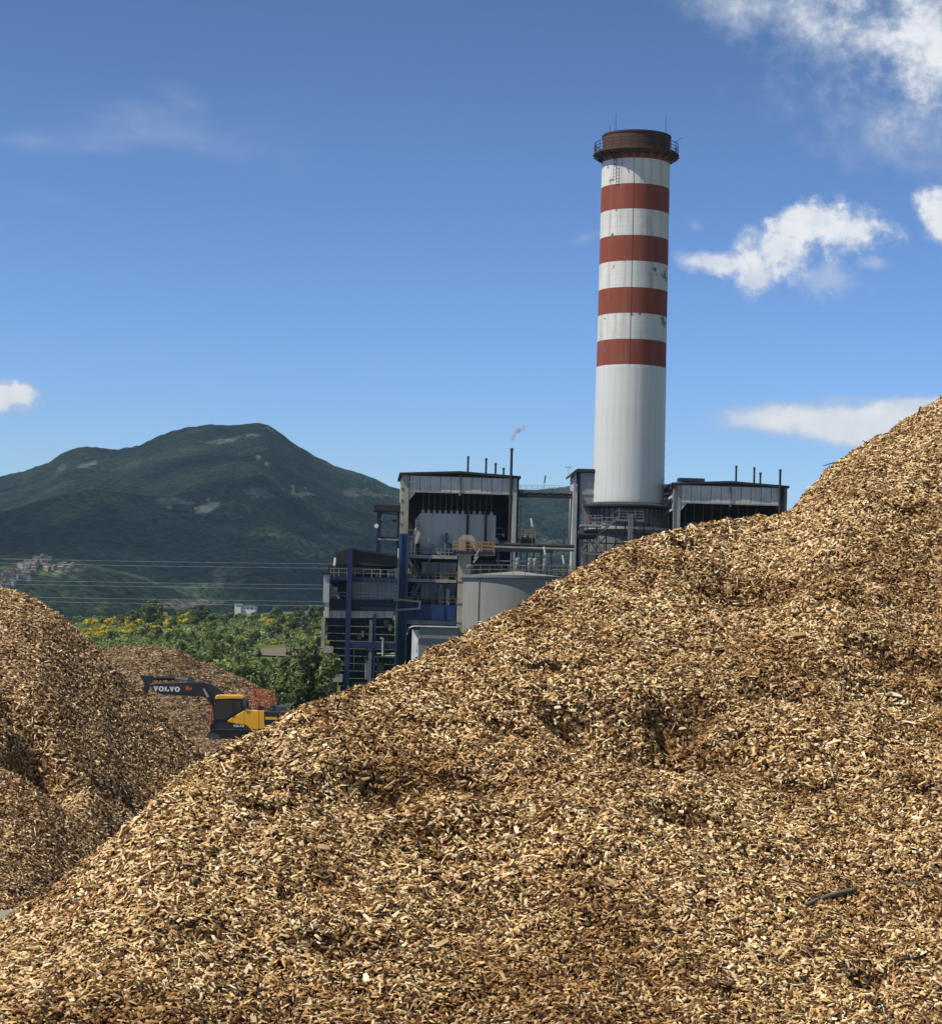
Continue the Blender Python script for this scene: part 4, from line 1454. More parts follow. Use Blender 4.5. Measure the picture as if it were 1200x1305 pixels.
# ribbed white cladding on the lower shaft: 30 curved sheets around it
zt = zb[0] - .02
r_ = RB + .06
me0 = None
for k in range(30):
    a0 = R(12 * k + .06)
    a1 = R(12 * k + 11.94)
    if me0 is None:
        mb = MB()
        n = 6
        prof = []
        nz = 36
        for i in range(nz + 1):
            z = z_clad0 + (zt - z_clad0) * i / nz
            prof.append((r_ - (r_ - rad(zt)) * i / nz * .8 + (.04 if i % 2 else 0), z - GZ))
        vs, fs = [], []
        for (rr, z) in prof:
            for j in range(n + 1):
                a = a0 + (a1 - a0) * j / n
                bul = .009 * math.sin(math.pi * j / n)
                vs.append(((rr + bul) * math.cos(a), (rr + bul) * math.sin(a), z))
        for i in range(nz):
            for j in range(n):
                fs.append((i * (n + 1) + j, i * (n + 1) + j + 1, (i + 1) * (n + 1) + j + 1, (i + 1) * (n + 1) + j))
        me0 = bpy.data.meshes.new('cladding_sheet')
        me0.from_pydata(vs, [], fs)
        me0.materials.append(M['clad'])
        me0.shade_smooth()
    o = link('cladding_sheet', me0, chim)
    o.rotation_euler.z = R(12 * k)
part('shaft_core', M['dark_concrete'], chim, lambda m: m.lathe(cxb, CYY, [(RB - .1, GZ), (RB - .1, z_clad0), (RT - .12, zb[0])], 64), smooth=True)
# skirt roof, base drum, ring platform, stair
Rs = 59 * CYY / FPX
skirt = part('skirt_roof', M['dark_steel'], chim, lambda m: m.lathe(cxb, CYY, [(RB, z_clad0 + .1), (Rs, z_clad0 - .35), (Rs, z_clad0 - .55), (RB + .02, z_clad0 - .75)], 96))
part('base_drum', M['dark_concrete'], chim, lambda m: m.lathe(cxb, CYY, [(RB + .25, GZ), (RB + .25, z_clad0 - .8)], 72), smooth=True)
for k in range(40):
    a = 2 * math.pi * k / 40 + .05
    ln = 1.6 if k % 3 else 2.3
    rr = RB + .42
    part('hanger_bar', M['dark_steel'], skirt, lambda m: m.beam((cxb + math.cos(a) * rr, CYY + math.sin(a) * rr, z_clad0 - .7 - ln), (cxb + math.cos(a) * rr, CYY + math.sin(a) * rr, z_clad0 - .65), .12, .12))
zr = chim_z(671)
Rr = 54 * CYY / FPX
ringp = part('ring_platform', M['light_steel'], chim, lambda m: m.lathe(cxb, CYY, [(RB + .3, zr), (Rr, zr), (Rr, zr - .35), (RB + .3, zr - .5)], 72))
part('ring_wall', M['dark_concrete'], chim, lambda m: m.lathe(cxb, CYY, [(Rr - .5, GZ), (Rr - .5, zr - .42)], 72), smooth=True)


def ring_rail(m):
    n = 26
    for k in range(n):
        a, b = 2 * math.pi * k / n, 2 * math.pi * (k + 1) / n
        p0 = np.array([cxb + math.cos(a) * (Rr - .1), CYY + math.sin(a) * (Rr - .1), zr])
        p1 = np.array([cxb + math.cos(b) * (Rr - .1), CYY + math.sin(b) * (Rr - .1), zr])
        m.beam(p0, p0 + (0, 0, 1.1), .06)
        for h in (1.1, .55):
            m.beam(p0 + (0, 0, h), p1 + (0, 0, h), .06)


part('railing', M['mid_steel'], ringp, ring_rail)

st = thing('access_stair', 'dark zigzag steel stair in front of the chimney base', 'stair', (XZ(770, 690, 296)[0], 296, GZ))


def flight(m, a, b, w=1.0):
    a, b = np.array(a), np.array(b)
    n = max(4, int(abs(b[2] - a[2]) / .22))
    for s in (0, w):
        m.beam(a + (0, s, 0), b + (0, s, 0), .08, .34)
        m.beam(a + (0, s, 1.0), b + (0, s, 1.0), .07)
        for i in range(5):
            p = a + (b - a) * i / 4 + (0, s, 0)
            m.beam(p, p + (0, 0, 1.0), .06)
    for i in range(n + 1):
        p = a + (b - a) * i / n
        m.box(p[0] - .15, p[0] + .15, p[1], p[1] + w, p[2] - .03, p[2] + .02)


F1a, F1b = XZ(756, 686, 296), XZ(789, 658, 296)
F2a, F2b = XZ(756, 688, 296), XZ(782, 712, 296)
part('stair_flight', M['mid_steel'], st, lambda m: flight(m, (F1a[0], 296, F1a[1]), (F1b[0], 296, F1b[1])))
part('stair_flight', M['mid_steel'], st, lambda m: flight(m, (F2b[0], 294.8, F2b[1] - 1), (F2a[0], 294.8, F2a[1])))
lx, lz = XZ(798, 662, 296)
land = part('landing', M['mid_steel'], st, lambda m: m.box(lx - 1.2, lx + 2.2, 295.6, 298.5, lz - .25, lz))
part('railing', M['mid_steel'], land, lambda m: m.rail((lx - 1.0, 295.7, lz), (lx + 2.1, 295.7, lz), 1.1, 4, .04, 3))
for px in (741.5, 800.5, 804):
    x0 = XZ(px, 685, 296)[0]
    part('stair_post', M['mid_steel'], st, lambda m: m.box(x0 - .14, x0 + .14, 295.3, 295.58, GZ, XZ(px, 650 if px < 790 else 655, 296)[1]))
lx2, lz2 = XZ(748, 666, 296)
sidep = part('side_platform', M['light_steel'], st, lambda m: m.box(lx2 - .9, lx2 + 1.8, 294.5, 297.5, lz2 - .55, lz2 - .3))
part('railing', M['mid_steel'], sidep, lambda m: m.rail((lx2 - .9, 294.55, lz2 - .3), (lx2 + 1.8, 294.55, lz2 - .3), 1.2, 4, .05, 3))
part('warning_plate', mat('red_plate', (0.35, 0.03, 0.02), 0.5), st, lambda m: m.box(lx2 + .02, lx2 + .45, 294.44, 294.49, lz2 + .42, lz2 + .8))
part('duct', M['dark_steel'], st, lambda m: m.tube([(lx2 - 1.2, 295.2, lz2 - 1.6), (lx2 + 1.0, 295.2, lz2 - 1.6)], .55, 12))
part('brace', M['mid_steel'], st, lambda m: m.beam((lx2 - 1.0, 294.9, lz2 - 3.4), (lx2 + 1.0, 294.9, lz2 - 2.2), .12).beam((XZ(741, 705, 296)[0], 294.9, XZ(741, 705, 296)[1]), (XZ(785, 708, 296)[0], 294.9, XZ(785, 708, 296)[1]), .16, .3))
# storage hut under the stair
rl = random.Random(12)
for k in range(9):
    xa_, ya_ = rl.uniform(745, 835), rl.uniform(676, 690)
    pa_, pb_ = XZ(xa_, ya_, 296), XZ(xa_ + rl.choice([-14, 14]), ya_ + rl.uniform(16, 26), 296)
    part('lattice_bar', M['dark_steel'], st, lambda m: m.beam((pa_[0], 295.0 + .1 * k, pa_[1]), (pb_[0], 295.0 + .1 * k, pb_[1]), .12))
for k in range(8):
    x0 = XZ(748 + k * 12, 690, 296)[0]
    part('lattice_post', M['dark_steel'], st, lambda m: m.box(x0 - .07, x0 + .07, 296.0, 296.15, GZ, XZ(748 + k * 12, 662 + 3 * (k % 3), 296)[1]))
for yv in (679, 692, 704):
    part('lattice_beam', M['dark_steel'], st, lambda m: m.box(XZ(742, yv, 296)[0], XZ(838, yv, 296)[0], 296.2, 296.35, XZ(790, yv + 1.5, 296)[1], XZ(790, yv, 296)[1]))
part('base_block', M['dark_concrete'], st, lambda m: m.pbox(742, 704, 790, 760, 297.0, 300))


# ---- boiler houses
def boiler_house(root, x0, x1, ytop, yfas0, yfas1, Yf, colw_l, left_mat, right_mat, open_bottom, depth=13.0):
    """upper portal of a boiler house: gabled roof slab, fascia of sheet panels, corner columns, dark interior"""
    s = Yf / FPX
    xm = (x0 + x1) / 2
    c = W(xm, (yfas0 + yfas1) / 2, Yf)
    hw = (x1 - x0) * s / 2
    X0, X1 = c[0] - hw, c[0] + hw
    Zt = W(xm, ytop, Yf)[2]                     # ridge height
    Ze = Zt - .42
    Zf0, Zf1 = W(xm, yfas0, Yf)[2], W(xm, yfas1, Yf)[2]
    # roof: shallow gable with ridge running back
    rp = [(X0 - .25, Ze), (c[0], Zt), (X1 + .25, Ze), (X1 + .25, Ze - .28), (c[0], Zt - .28), (X0 - .25, Ze - .28)]
    part('roof', M['roof_sheet'], root, lambda m: m.prism(rp, Yf - .35, Yf + depth))
    part('roof_beam', M['dark_steel'], root, lambda m: m.box(X0 + .1, X1 - .1, Yf + .3, Yf + .6, Zf0, Ze - .3))
    nP = 10
    fx0, fx1 = X0 + colw_l, X1 - .75
    for k in range(nP):
        a, b = fx0 + (fx1 - fx0) * k / nP, fx0 + (fx1 - fx0) * (k + 1) / nP
        part('fascia_panel', M['grey_panel'], root, lambda m: m.box(a + .03, b - .03, Yf + .02 + .015 * (k % 3), Yf + .14, Zf1, Zf0), bevel=.02)
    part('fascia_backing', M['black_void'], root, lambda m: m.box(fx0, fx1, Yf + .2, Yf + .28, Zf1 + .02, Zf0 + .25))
    part('fascia_edge', M['light_steel'], root, lambda m: m.box(fx0, fx1, Yf - .03, Yf + .19, Zf1 - .14, Zf1 - .02))
    hx = c[0]
    part('downpipe', M['mid_steel'], root, lambda m: m.tube([(hx, Yf - .1, Ze - .1), (hx, Yf - .1, Zf1 - .2)], .07, 6).box(hx - .14, hx + .14, Yf - .22, Yf - .04, Zf1 - .45, Zf1 - .1))
    # corner knees of the opening
    kn = 1.15
    part('knee', M['grey_panel'], root, lambda m: m.prism([(fx0, Zf1 - .15), (fx0 + kn * .7, Zf1 - .15), (fx0, Zf1 - kn)], Yf + .05, Yf + .5))
    part('knee', M['dark_steel'], root, lambda m: m.prism([(fx1, Zf1 - .15), (fx1, Zf1 - kn), (fx1 - kn * .7, Zf1 - .15)], Yf + .05, Yf + .5))
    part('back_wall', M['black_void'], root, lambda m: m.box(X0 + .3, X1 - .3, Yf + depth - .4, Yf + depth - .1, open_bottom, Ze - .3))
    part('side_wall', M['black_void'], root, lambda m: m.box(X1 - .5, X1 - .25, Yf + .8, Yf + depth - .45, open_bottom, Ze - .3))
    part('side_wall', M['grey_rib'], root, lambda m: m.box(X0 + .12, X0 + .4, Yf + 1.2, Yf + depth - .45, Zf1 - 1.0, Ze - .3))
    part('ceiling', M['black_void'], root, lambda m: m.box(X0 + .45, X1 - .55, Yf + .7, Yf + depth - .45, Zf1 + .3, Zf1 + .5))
    return X0, X1, Ze, Zf1, c[0]


def vent(root, x, yt, zb_, Yv, r, name='vent_pipe'):
    xx, zt_ = XZ(x, yt, Yv)

    def f(m):
        m.tube([(xx, Yv, zb_), (xx, Yv, zt_ - .25)], r, 8)
        m.tube([(xx, Yv, zt_ - .25), (xx, Yv, zt_)], r * 1.25, 8)
        m.tube([(xx, Yv, zb_ + .02), (xx, Yv, zb_ + .3)], r * 1.7, 8)
    return part(name, M['rust_pipe'], root, f)


XL, ZL = XZ(586, 700)
bh = thing('boiler_house', 'open-fronted grey boiler house with blue corner column left of the chimney', 'boiler house', (XL, PY, GZ))
X0, X1, Ze, Zf1, Xc = boiler_house(bh, 511, 661, 600.5, 608, 627.5, PY, 1.1, None, None, XZ(586, 790)[1])
zc680 = XZ(512, 680)[1]
# corner column: concrete above, blue steel below
part('concrete_column', M['concrete'], bh, lambda m: m.box(X0 + .35, X0 + 1.02, PY - .05, PY + .9, zc680, Ze - .3))
part('concrete_column', M['concrete'], bh, lambda m: m.box(X0 + .02, X0 + .33, PY - .02, PY + .8, zc680, Ze - .3))
for k in range(5):
    zz = zc680 + 1.2 + k * 1.5
    part('column_clamp', M['mid_steel'], bh, lambda m: m.box(X0 - .02, X0 + .36, PY - .1, PY - .03, zz, zz + .12))


def hcol(m):
    m.box(X0 - .02, X0 + .32, PY - .3, PY + .9, GZ, zc680 - .02)
    m.box(X0 + .9, X0 + 1.2, PY - .3, PY + .9, GZ, zc680 - .02)
    m.box(X0 + .33, X0 + .89, PY - .1, PY + .5, GZ, zc680 - .02)


part('blue_column', M['blue_bright'], bh, hcol)
part('blue_column_face', M['blue'], bh, lambda m: m.box(X0 + .42, X0 + .80, PY - .16, PY - .11, GZ, zc680 - .1))
part('concrete_column', M['pale_steel'], bh, lambda m: m.box(X1 - .72, X1 - .2, PY + .0, PY + .7, XZ(656, 728)[1], Ze - .3))
part('column_edge', M['dark_steel'], bh, lambda m: m.box(X1 - .18, X1 + .05, PY + .1, PY + .8, GZ, Ze - .3))
# boiler casing hung from the roof
zc0, zc1 = XZ(582, 706)[1], XZ(582, 653.5)[1]
cx0, cx1 = XZ(531, 680)[0], XZ(633, 680)[0]
cas = part('boiler_casing', M['casing'], bh, lambda m: m.prism([(cx0, zc0), (cx1, zc0), (cx1, zc1 - .1), (cx1 - .2, zc1), (cx0 + .5, zc1), (cx0, zc1 - .7)], PY + 2.6, PY + 9))
for k in range(8):
    xx = cx0 + (cx1 - cx0) * (k + .5) / 8
    part('casing_seam', M['grey_panel'], cas, lambda m: m.box(xx - .04, xx + .04, PY + 2.55, PY + 2.6, zc0, zc1 - .8))
for k in range(13):
    xx = cx0 + .8 + (cx1 - cx0 - 1.4) * k / 12
    part('hanger_spring', M['pale_steel'], cas, lambda m: m.tube([(xx, PY + 2.9, zc1 - .02), (xx, PY + 2.9, zc1 + .42)], .2, 8))
    part('hanger_rod', M['mid_steel'], bh, lambda m: m.tube([(xx, PY + 2.9, zc1 + .42), (xx, PY + 2.9, Zf1 + .3)], .045, 5))
for (x, yt, yb_) in [(597, 640, 684), (620, 640, 690)]:
    xx = XZ(x, (yt + yb_) / 2, PY + 2)[0]
    part('riser_pipe', M['rust_pipe'], bh, lambda m: m.tube([(xx, PY + 2.2, XZ(x, yb_)[1]), (xx, PY + 2.2, Zf1 + .3)], .16, 8))
for (x, yt) in [(598.5, 581.5), (621.5, 584), (633.5, 590)]:
    vent(bh, x, yt, Ze + .1, PY + 4, .13)
vent(bh, 643.5, 596, Ze + .05, PY + 3.5, .12)
tall = vent(bh, 651.8, 571, XZ(651, 700)[1], PY - .55, .17, 'tall_vent_pipe')
# floors with beams and railings inside the portal
xr = XZ(582.5, 720)[0]
xr2 = X1 - .8
for (y0, y1, xl_, xe) in [(707, 711.5, 520.5, xr), (738, 742, 520, xr), (790.5, 796, 519, xr)]:
    xa = XZ(xl_, y0)[0]
    part('floor_beam', M['light_steel'], bh, lambda m: m.box(xa, xe, PY + .95, PY + 1.3, XZ(551, y1)[1], XZ(551, y0)[1]))
    part('floor_slab', M['dark_steel'], bh, lambda m: m.box(xa, xe, PY + 1.32, PY + 11, XZ(551, y1)[1], XZ(551, y0)[1] - .03))
for (yf, m_) in [(707, 'light_steel'), (738, 'yellow_rail'), (770, 'yellow_rail')]:
    xa = XZ(520.5, yf)[0]
    zf = XZ(551, yf)[1]
    part('floor_railing', M[m_], bh, lambda m: m.rail((xa, PY + 1.05, zf), (xr, PY + 1.05, zf), .85, 7, .035, 2))
for (y0, y1) in [(716, 733), (743, 764)]:
    for k in range(4):
        xa = XZ(537, 740)[0] + k * 1.13
        part('wall_sheet', M['grey_rib'], bh, lambda m: m.box(xa + .02, xa + 1.11, PY + 2.2, PY + 2.4, XZ(560, y1)[1], XZ(560, y0)[1]))
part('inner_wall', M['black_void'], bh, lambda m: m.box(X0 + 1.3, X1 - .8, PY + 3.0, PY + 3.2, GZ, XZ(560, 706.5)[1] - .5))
part('blue_beam', M['blue_bright'], bh, lambda m: m.box(X0 + 1.22, xr - .02, PY + .6, PY + .9, XZ(551, 790)[1], XZ(551, 770.5)[1]))
for k in range(3):
    xx = X0 + 2.2 + k * 1.9
    part('beam_stiffener', M['dark_blue'], bh, lambda m: m.box(xx - .04, xx + .04, PY + .52, PY + .59, XZ(551, 789.5)[1], XZ(551, 771)[1]))
for (a, b) in [((541, 724), (549, 711)), ((566, 752), (561, 744))]:
    pa, pb = XZ(*a), XZ(*b)
    part('pipe_elbow', M['pale_steel'], bh, lambda m: m.tube([(pa[0] - .05, PY + 1.7, pa[1] - .5), (pa[0], PY + 1.7, pa[1]), (pb[0], PY + 1.7, pb[1])], .1, 7))
# clutter: posts and small machines on the floors
rc = random.Random(31)
for k in range(16):
    xx = X0 + 1.5 + rc.random() * 6.2
    yf = rc.choice([707, 738, 770, 738])
    zf = XZ(551, yf)[1]
    h = rc.uniform(.5, 2.2)
    w = rc.uniform(.08, .35)
    part('fitting', M[rc.choice(['mid_steel', 'dark_steel', 'light_steel', 'yellow_rail'])], bh, lambda m: m.box(xx - w, xx + w, PY + 1.4, PY + 1.9, zf, zf + h))
for yv in (671, 679, 688, 697):
    part('inner_walkway', M['mid_steel'], bh, lambda m: m.box(cx1 + .1, X1 - .75, PY + 3, PY + 3.3, XZ(641, yv + 1.2)[1], XZ(641, yv)[1]))
    part('inner_walkway', M['mid_steel'], bh, lambda m: m.box(X0 + 1.15, cx0 - .1, PY + 3, PY + 3.3, XZ(525, yv + 4)[1], XZ(525, yv + 3)[1]))
part('inner_duct', M['concrete'], bh, lambda m: m.tube([(cx1 + .2, PY + 3.6, XZ(641, 692)[1]), (X1 - .8, PY + 3.6, XZ(641, 690)[1])], .35, 10))
part('warning_lamp', M['lamp'], bh, lambda m: m.box(XZ(546.6, 686)[0] - .1, XZ(546.6, 686)[0] + .12, PY + 2.3, PY + 2.5, XZ(546, 690)[1], XZ(546, 684)[1]))
# pipework, conduits and cable trays across the portal
for k in range(15):
    x0 = X0 + 1.3 + rc.random() * 6.6
    za, zb2 = XZ(551, rc.choice([707, 738, 770, 790]))[1], 0
    zb2 = za + rc.uniform(1.2, 3.0)
    x1_ = x0 + rc.uniform(-1.4, 1.4)
    r = rc.choice([.05, .07, .1, .14])
    yy = PY + rc.uniform(1.45, 2.1)
    part('pipe', M[rc.choice(['light_steel', 'mid_steel', 'rust_pipe', 'concrete', 'pale_steel'])], bh, lambda m: m.tube([(x0, yy, za), (x0, yy, (za + zb2) / 2), (x1_, yy + .1, (za + zb2) / 2 + .12), (x1_, yy + .1, zb2)], r, 7))
for yv in (713, 718, 727, 747, 755, 775, 783, 800, 808, 818):
    part('cable_tray', M[rc.choice(['mid_steel', 'dark_steel', 'rust_pipe', 'light_steel'])], bh, lambda m: m.box(X0 + 1.25, X0 + 1.25 + rc.uniform(1.2, 6.5), PY + 2.45 + rc.random() * .4, PY + 2.95, XZ(551, yv + 1)[1], XZ(551, yv)[1]))
for k in range(7):
    x0 = cx0 + .4 + k * 1.4
    part('gallery_post', M['mid_steel'], bh, lambda m: m.beam((x0, PY + 2.3, XZ(582, 706)[1]), (x0, PY + 2.3, XZ(582, 698)[1]), .05))
part('gallery_rail', M['yellow_rail'], bh, lambda m: m.beam((cx0, PY + 2.3, XZ(582, 698.5)[1]), (cx1, PY + 2.3, XZ(582, 698.5)[1]), .05).beam((cx0, PY + 2.3, XZ(582, 702)[1]), (cx1, PY + 2.3, XZ(582, 702)[1]), .04))
for (xa_, xb_, ya_, yb_) in [(521, 536, 770, 742), (536, 521, 738, 712), (521, 534, 706, 668)]:
    pa_, pb_ = XZ(xa_, ya_), XZ(xb_, yb_)
    part('inner_stair', M['mid_steel'], bh, lambda m: flight(m, (pa_[0], PY + 1.6, pa_[1]), (pb_[0], PY + 1.6, pb_[1]), .7))
for k in range(12):
    x0, y0_ = rc.uniform(634, 650), rc.uniform(660, 705)
    part('fitting', M[rc.choice(['mid_steel', 'rust_pipe', 'concrete', 'dark_steel'])], bh, lambda m: m.pbox(x0 - rc.uniform(1, 3), y0_ - rc.uniform(1, 4), x0 + rc.uniform(1, 2), y0_ + rc.uniform(1, 4), PY + 2.0 + .05 * k, PY + 2.8 + .05 * k))
bh.rotation_euler.z = TURN

# the second boiler house right of the chimney
XR, ZR = XZ(930, 640)
b2 = thing('boiler_house', 'dark open-fronted boiler house right of the chimney behind the pile', 'boiler house', (XR, PY, GZ))
Y0, Y1, Ze2, Zf2, Xc2 = boiler_house(b2, 857.5, 1003, 613, 620, 641.5, PY, .92, None, None, XZ(930, 700)[1])
part('concrete_column', M['mid_steel'], b2, lambda m: m.box(Y0 + .04, Y0 + .38, PY - .05, PY + .9, GZ, Ze2 - .3))
part('concrete_column', M['light_steel'], b2, lambda m: m.box(Y0 + .4, Y0 + .88, PY - .02, PY + .9, GZ, Ze2 - .3))
part('column_edge', M['dark_steel'], b2, lambda m: m.box(Y1 - .72, Y1 - .35, PY + .0, PY + .8, GZ, Ze2 - .3))
part('column_edge', M['mid_steel'], b2, lambda m: m.box(Y1 - .33, Y1 + .03, PY + .05, PY + .8, GZ, Ze2 - .3))
for k in range(9):
    xx = Y0 + 2.0 + k * 1.15
    part('hanger_rod', M['mid_steel'], b2, lambda m: m.tube([(xx, PY + 3.2, Zf2 - 7), (xx, PY + 3.2, Zf2 + .3)], .04, 5))
part('boiler_casing', M['grey_rib'], b2, lambda m: m.box(Y0 + 1.8, Y1 - 2.6, PY + 3.4, PY + 9, GZ + 3, Zf2 - 3.4))
part('inner_drum', M['mid_steel'], b2, lambda m: m.lathe(XZ(885, 667)[0], PY + 2, [(.01, XZ(885, 664)[1] + .0), (.5, XZ(885, 664)[1] - .1), (.5, XZ(885, 664)[1] - 2)], 14))
for (x, yt) in [(939.8, 593.5), (963, 595.5), (970.8, 602)]:
    vent(b2, x, yt, Ze2 + .1, PY + 4, .13)
vent(b2, 994, 598, XZ(994, 660)[1], PY - .5, .15, 'tall_vent_pipe')
part('roof_box', M['mid_steel'], b2, lambda m: m.pbox(868, 609.5, 901, 613.5, PY + 7, PY + 9))
# side bracing seen on the left flank
part('side_block', M['grey_panel'], b2, lambda m: m.box(Y0 - 1.0, Y0 + .05, PY + 4.5, PY + 9, XZ(850, 628)[1], XZ(850, 614)[1]))
part('side_beam', M['dark_steel'], b2, lambda m: m.beam((Y0 - 1.1, PY + 8, XZ(848, 626)[1]), (Y0 + .1, PY + .7, XZ(856, 619)[1]), .2, .5))
for (ya, yb_) in [(641, 632), (657, 649)]:
    part('side_beam', M['pale_steel'], b2, lambda m: m.beam((Y0 - 1.15, PY + 6.5, XZ(846, ya)[1]), (Y0 + .0, PY + 1.0, XZ(857, yb_)[1]), .14, .3))
for k in range(3):
    part('side_post', M['mid_steel'], b2, lambda m: m.box(Y0 - .9 + k * .3, Y0 - .78 + k * .3, PY + 3.0, PY + 3.2, GZ, XZ(850, 634 + 2 * k)[1]))
b2.rotation_euler.z = TURN

# ---- lift tower between the boiler house and the chimney
xt, zt_ = XZ(741, 604, 304)
tw = thing('lift_tower', 'narrow grey tower with white column standing just left of the chimney', 'tower', (xt, 304, GZ))
tz = XZ(741, 602, 304)[1]
tx0, tx1 = XZ(729.5, 660, 304)[0], XZ(760, 660, 304)[0]
part('wall', M['grey_rib'], tw, lambda m: m.box(tx0 + .85, tx1, 304, 310, GZ, tz - .05))
part('wall', M['grey_panel'], tw, lambda m: m.box(tx0 + .1, tx0 + .4, 304.4, 310, GZ, tz - .05))
part('column', M['pale_steel'], tw, lambda m: m.box(tx0 - .05, tx0 + .5, 303.8, 304.35, GZ, XZ(732, 617, 304)[1]))
part('blue_strip', M['dark_blue'], tw, lambda m: m.box(tx0 + .53, tx0 + .82, 303.9, 304.3, GZ, tz - .05))
part('roof', M['roof_sheet'], tw, lambda m: m.prism([(tx0 - .5, tz - .35), (tx0 + .4, tz + .45), (tx1 + .2, tz + .45), (tx1 + .2, tz + .05), (tx0 + .4, tz + .02), (tx0 - .4, tz - .55)], 303.6, 310.4))
part('gutter', M['mid_steel'], tw, lambda m: m.tube([(tx0 - .45, 303.5, tz - .5), (tx0 - .45, 303.5, tz - 1.1), (tx0 + .1, 303.6, tz - 1.25)], .1, 7))
part('wall_joint', M['mid_steel'], tw, lambda m: m.box(tx0 + .9, tx1, 303.94, 303.99, XZ(747, 631, 304)[1], XZ(747, 630.3, 304)[1]))


def mast(m):
    b = np.array([XZ(725, 600, 304)[0], 305, tz - .3])
    m.beam(b, b + (0, 0, 1.15), .05)
    m.beam(b + (-.32, 0, .95), b + (.32, 0, .95), .045)
    for s in (-.32, 0, .32):
        m.beam(b + (s, 0, .85), b + (s, 0, 1.2), .05)


part('antenna', M['mid_steel'], tw, mast)
tw.rotation_euler.z = TURN

# ---- pipe bridge joining boiler house and lift tower
bx, bz = XZ(695, 629, 306)
br = thing('pipe_bridge', 'dark railed pipe bridge between the boiler house and the lift tower', 'bridge', (bx, 306, bz))
xa, xb = XZ(660, 628, 306)[0] - .4, XZ(731, 628, 306)[0] + .4
zz = lambda y: XZ(695, y, 306)[1]
part('beam', M['mid_steel'], br, lambda m: m.box(xa, xb, 306, 306.3, zz(627.5), zz(624.5)))
part('beam', M['dark_steel'], br, lambda m: m.box(xa, xb, 306.05, 306.4, zz(634.5), zz(631.5)))
part('pipe', M['mid_steel'], br, lambda m: m.tube([(xa, 306.8, zz(629.5)), (xb, 306.8, zz(629.5))], .14, 8))
part('deck', M['dark_steel'], br, lambda m: m.box(xa, xb, 306.32, 308.5, zz(625.6), zz(624.8)))
part('railing', M['light_steel'], br, lambda m: m.rail((xa, 306.1, zz(624.5)), (xb, 306.1, zz(624.5)), .62, 12, .02, 3))
for k in range(6):
    x0 = xa + (xb - xa) * k / 6
    part('lattice_bar', M['dark_steel'], br, lambda m: m.beam((x0, 306.2, zz(631.5)), (x0 + (xb - xa) / 12, 306.2, zz(627.5)), .06).beam((x0 + (xb - xa) / 12, 306.2, zz(627.5)), (x0 + (xb - xa) / 6, 306.2, zz(631.5)), .06))
a1, a2 = XZ(692.8, 620, 306), XZ(695, 606, 306)
part('aerial', M['dark_steel'], br, lambda m: m.beam((a1[0], 306.2, a1[1] - .4), (a1[0] + .05, 306.2, a1[1] + .5), .05).beam((a1[0] + .05, 306.2, a1[1] + .5), (a2[0], 306.2, a2[1]), .16))

# ---- silo tank
TY = 284.0
txc, tzr = XZ(661, 733, TY)
TR = 71.5 * TY / FPX
tk = thing('silo_tank', 'round grey silo tank with railed roof in front of the boiler house', 'tank', (txc, TY + TR, GZ))
TYC = TY + TR
part('shell', M['tank'], tk, lambda m: m.lathe(txc, TYC, [(TR, GZ), (TR, tzr - .35)], 96), smooth=True)
part('rim', M['mid_steel'], tk, lambda m: m.lathe(txc, TYC, [(TR, tzr - .42), (TR + .32, tzr - .35), (TR + .32, tzr), (TR - .2, tzr + .02)], 96))
tkr = part('roof', M['tank'], tk, lambda m: m.lathe(txc, TYC, [(TR - .19, tzr + .0), (.02, tzr + .7)], 64), smooth=True)
pxp = XZ(610, 765, TY)[0]
ap = math.asin((pxp - txc) / TR)
part('downpipe', M['mid_steel'], tk, lambda m: m.tube([(pxp, TYC - math.cos(ap) * (TR + .12), GZ), (pxp, TYC - math.cos(ap) * (TR + .12), tzr - .1)], .09, 8))


def tank_rail(m):
    n = 30
    for k in range(n):
        a, b = 2 * math.pi * k / n, 2 * math.pi * (k + 1) / n
        p0 = np.array([txc + math.cos(a) * (TR + .2), TYC + math.sin(a) * (TR + .2), tzr])
        p1 = np.array([txc + math.cos(b) * (TR + .2), TYC + math.sin(b) * (TR + .2), tzr])
        m.beam(p0, p0 + (0, 0, 1.15), .06)
        for h in (1.15, .6):
            m.beam(p0 + (0, 0, h), p1 + (0, 0, h), .05)


part('railing', M['mid_steel'], tkr, tank_rail)

# ---- blue pump frame and pipe rack seen over the tank
fx, fz = XZ(668, 716, 293)
pf = thing('pipe_rack', 'blue steel pipe rack with drums standing behind the tank railing', 'pipe rack', (fx, 293, fz - 1.5))
z4, z0 = XZ(668, 704, 293)[1], XZ(668, 732, 293)[1]
for px in (634.5, 652, 671, 689, 702):
    x0 = XZ(px, 718, 293)[0]
    part('post', M['blue'], pf, lambda m: m.box(x0 - .11, x0 + .11, 292.9, 293.1, GZ, z4))
xa, xb = XZ(632, 705, 293)[0], XZ(705, 705, 293)[0]
part('top_beam', M['dark_steel'], pf, lambda m: m.box(xa, xb, 292.85, 293.2, z4 + .02, z4 + .3))
part('pipe', M['mid_steel'], pf, lambda m: m.tube([(xa - 1, 293.5, z4 + .55), (XZ(732, 703, 293)[0], 293.5, z4 + .5)], .2, 8))
part('pipe', M['dark_steel'], pf, lambda m: m.tube([(xa + 1, 294.2, z4 + .95), (XZ(732, 700, 293)[0], 294.2, z4 + .95)], .22, 8))
part('deck', M['dark_steel'], pf, lambda m: m.box(xa, XZ(740, 705, 293)[0], 293.25, 297, z0 - .2, z0 + .1))
part('mid_beam', M['mid_steel'], pf, lambda m: m.box(xa, xb, 292.95, 293.15, z4 - 1.2, z4 - 1.05))
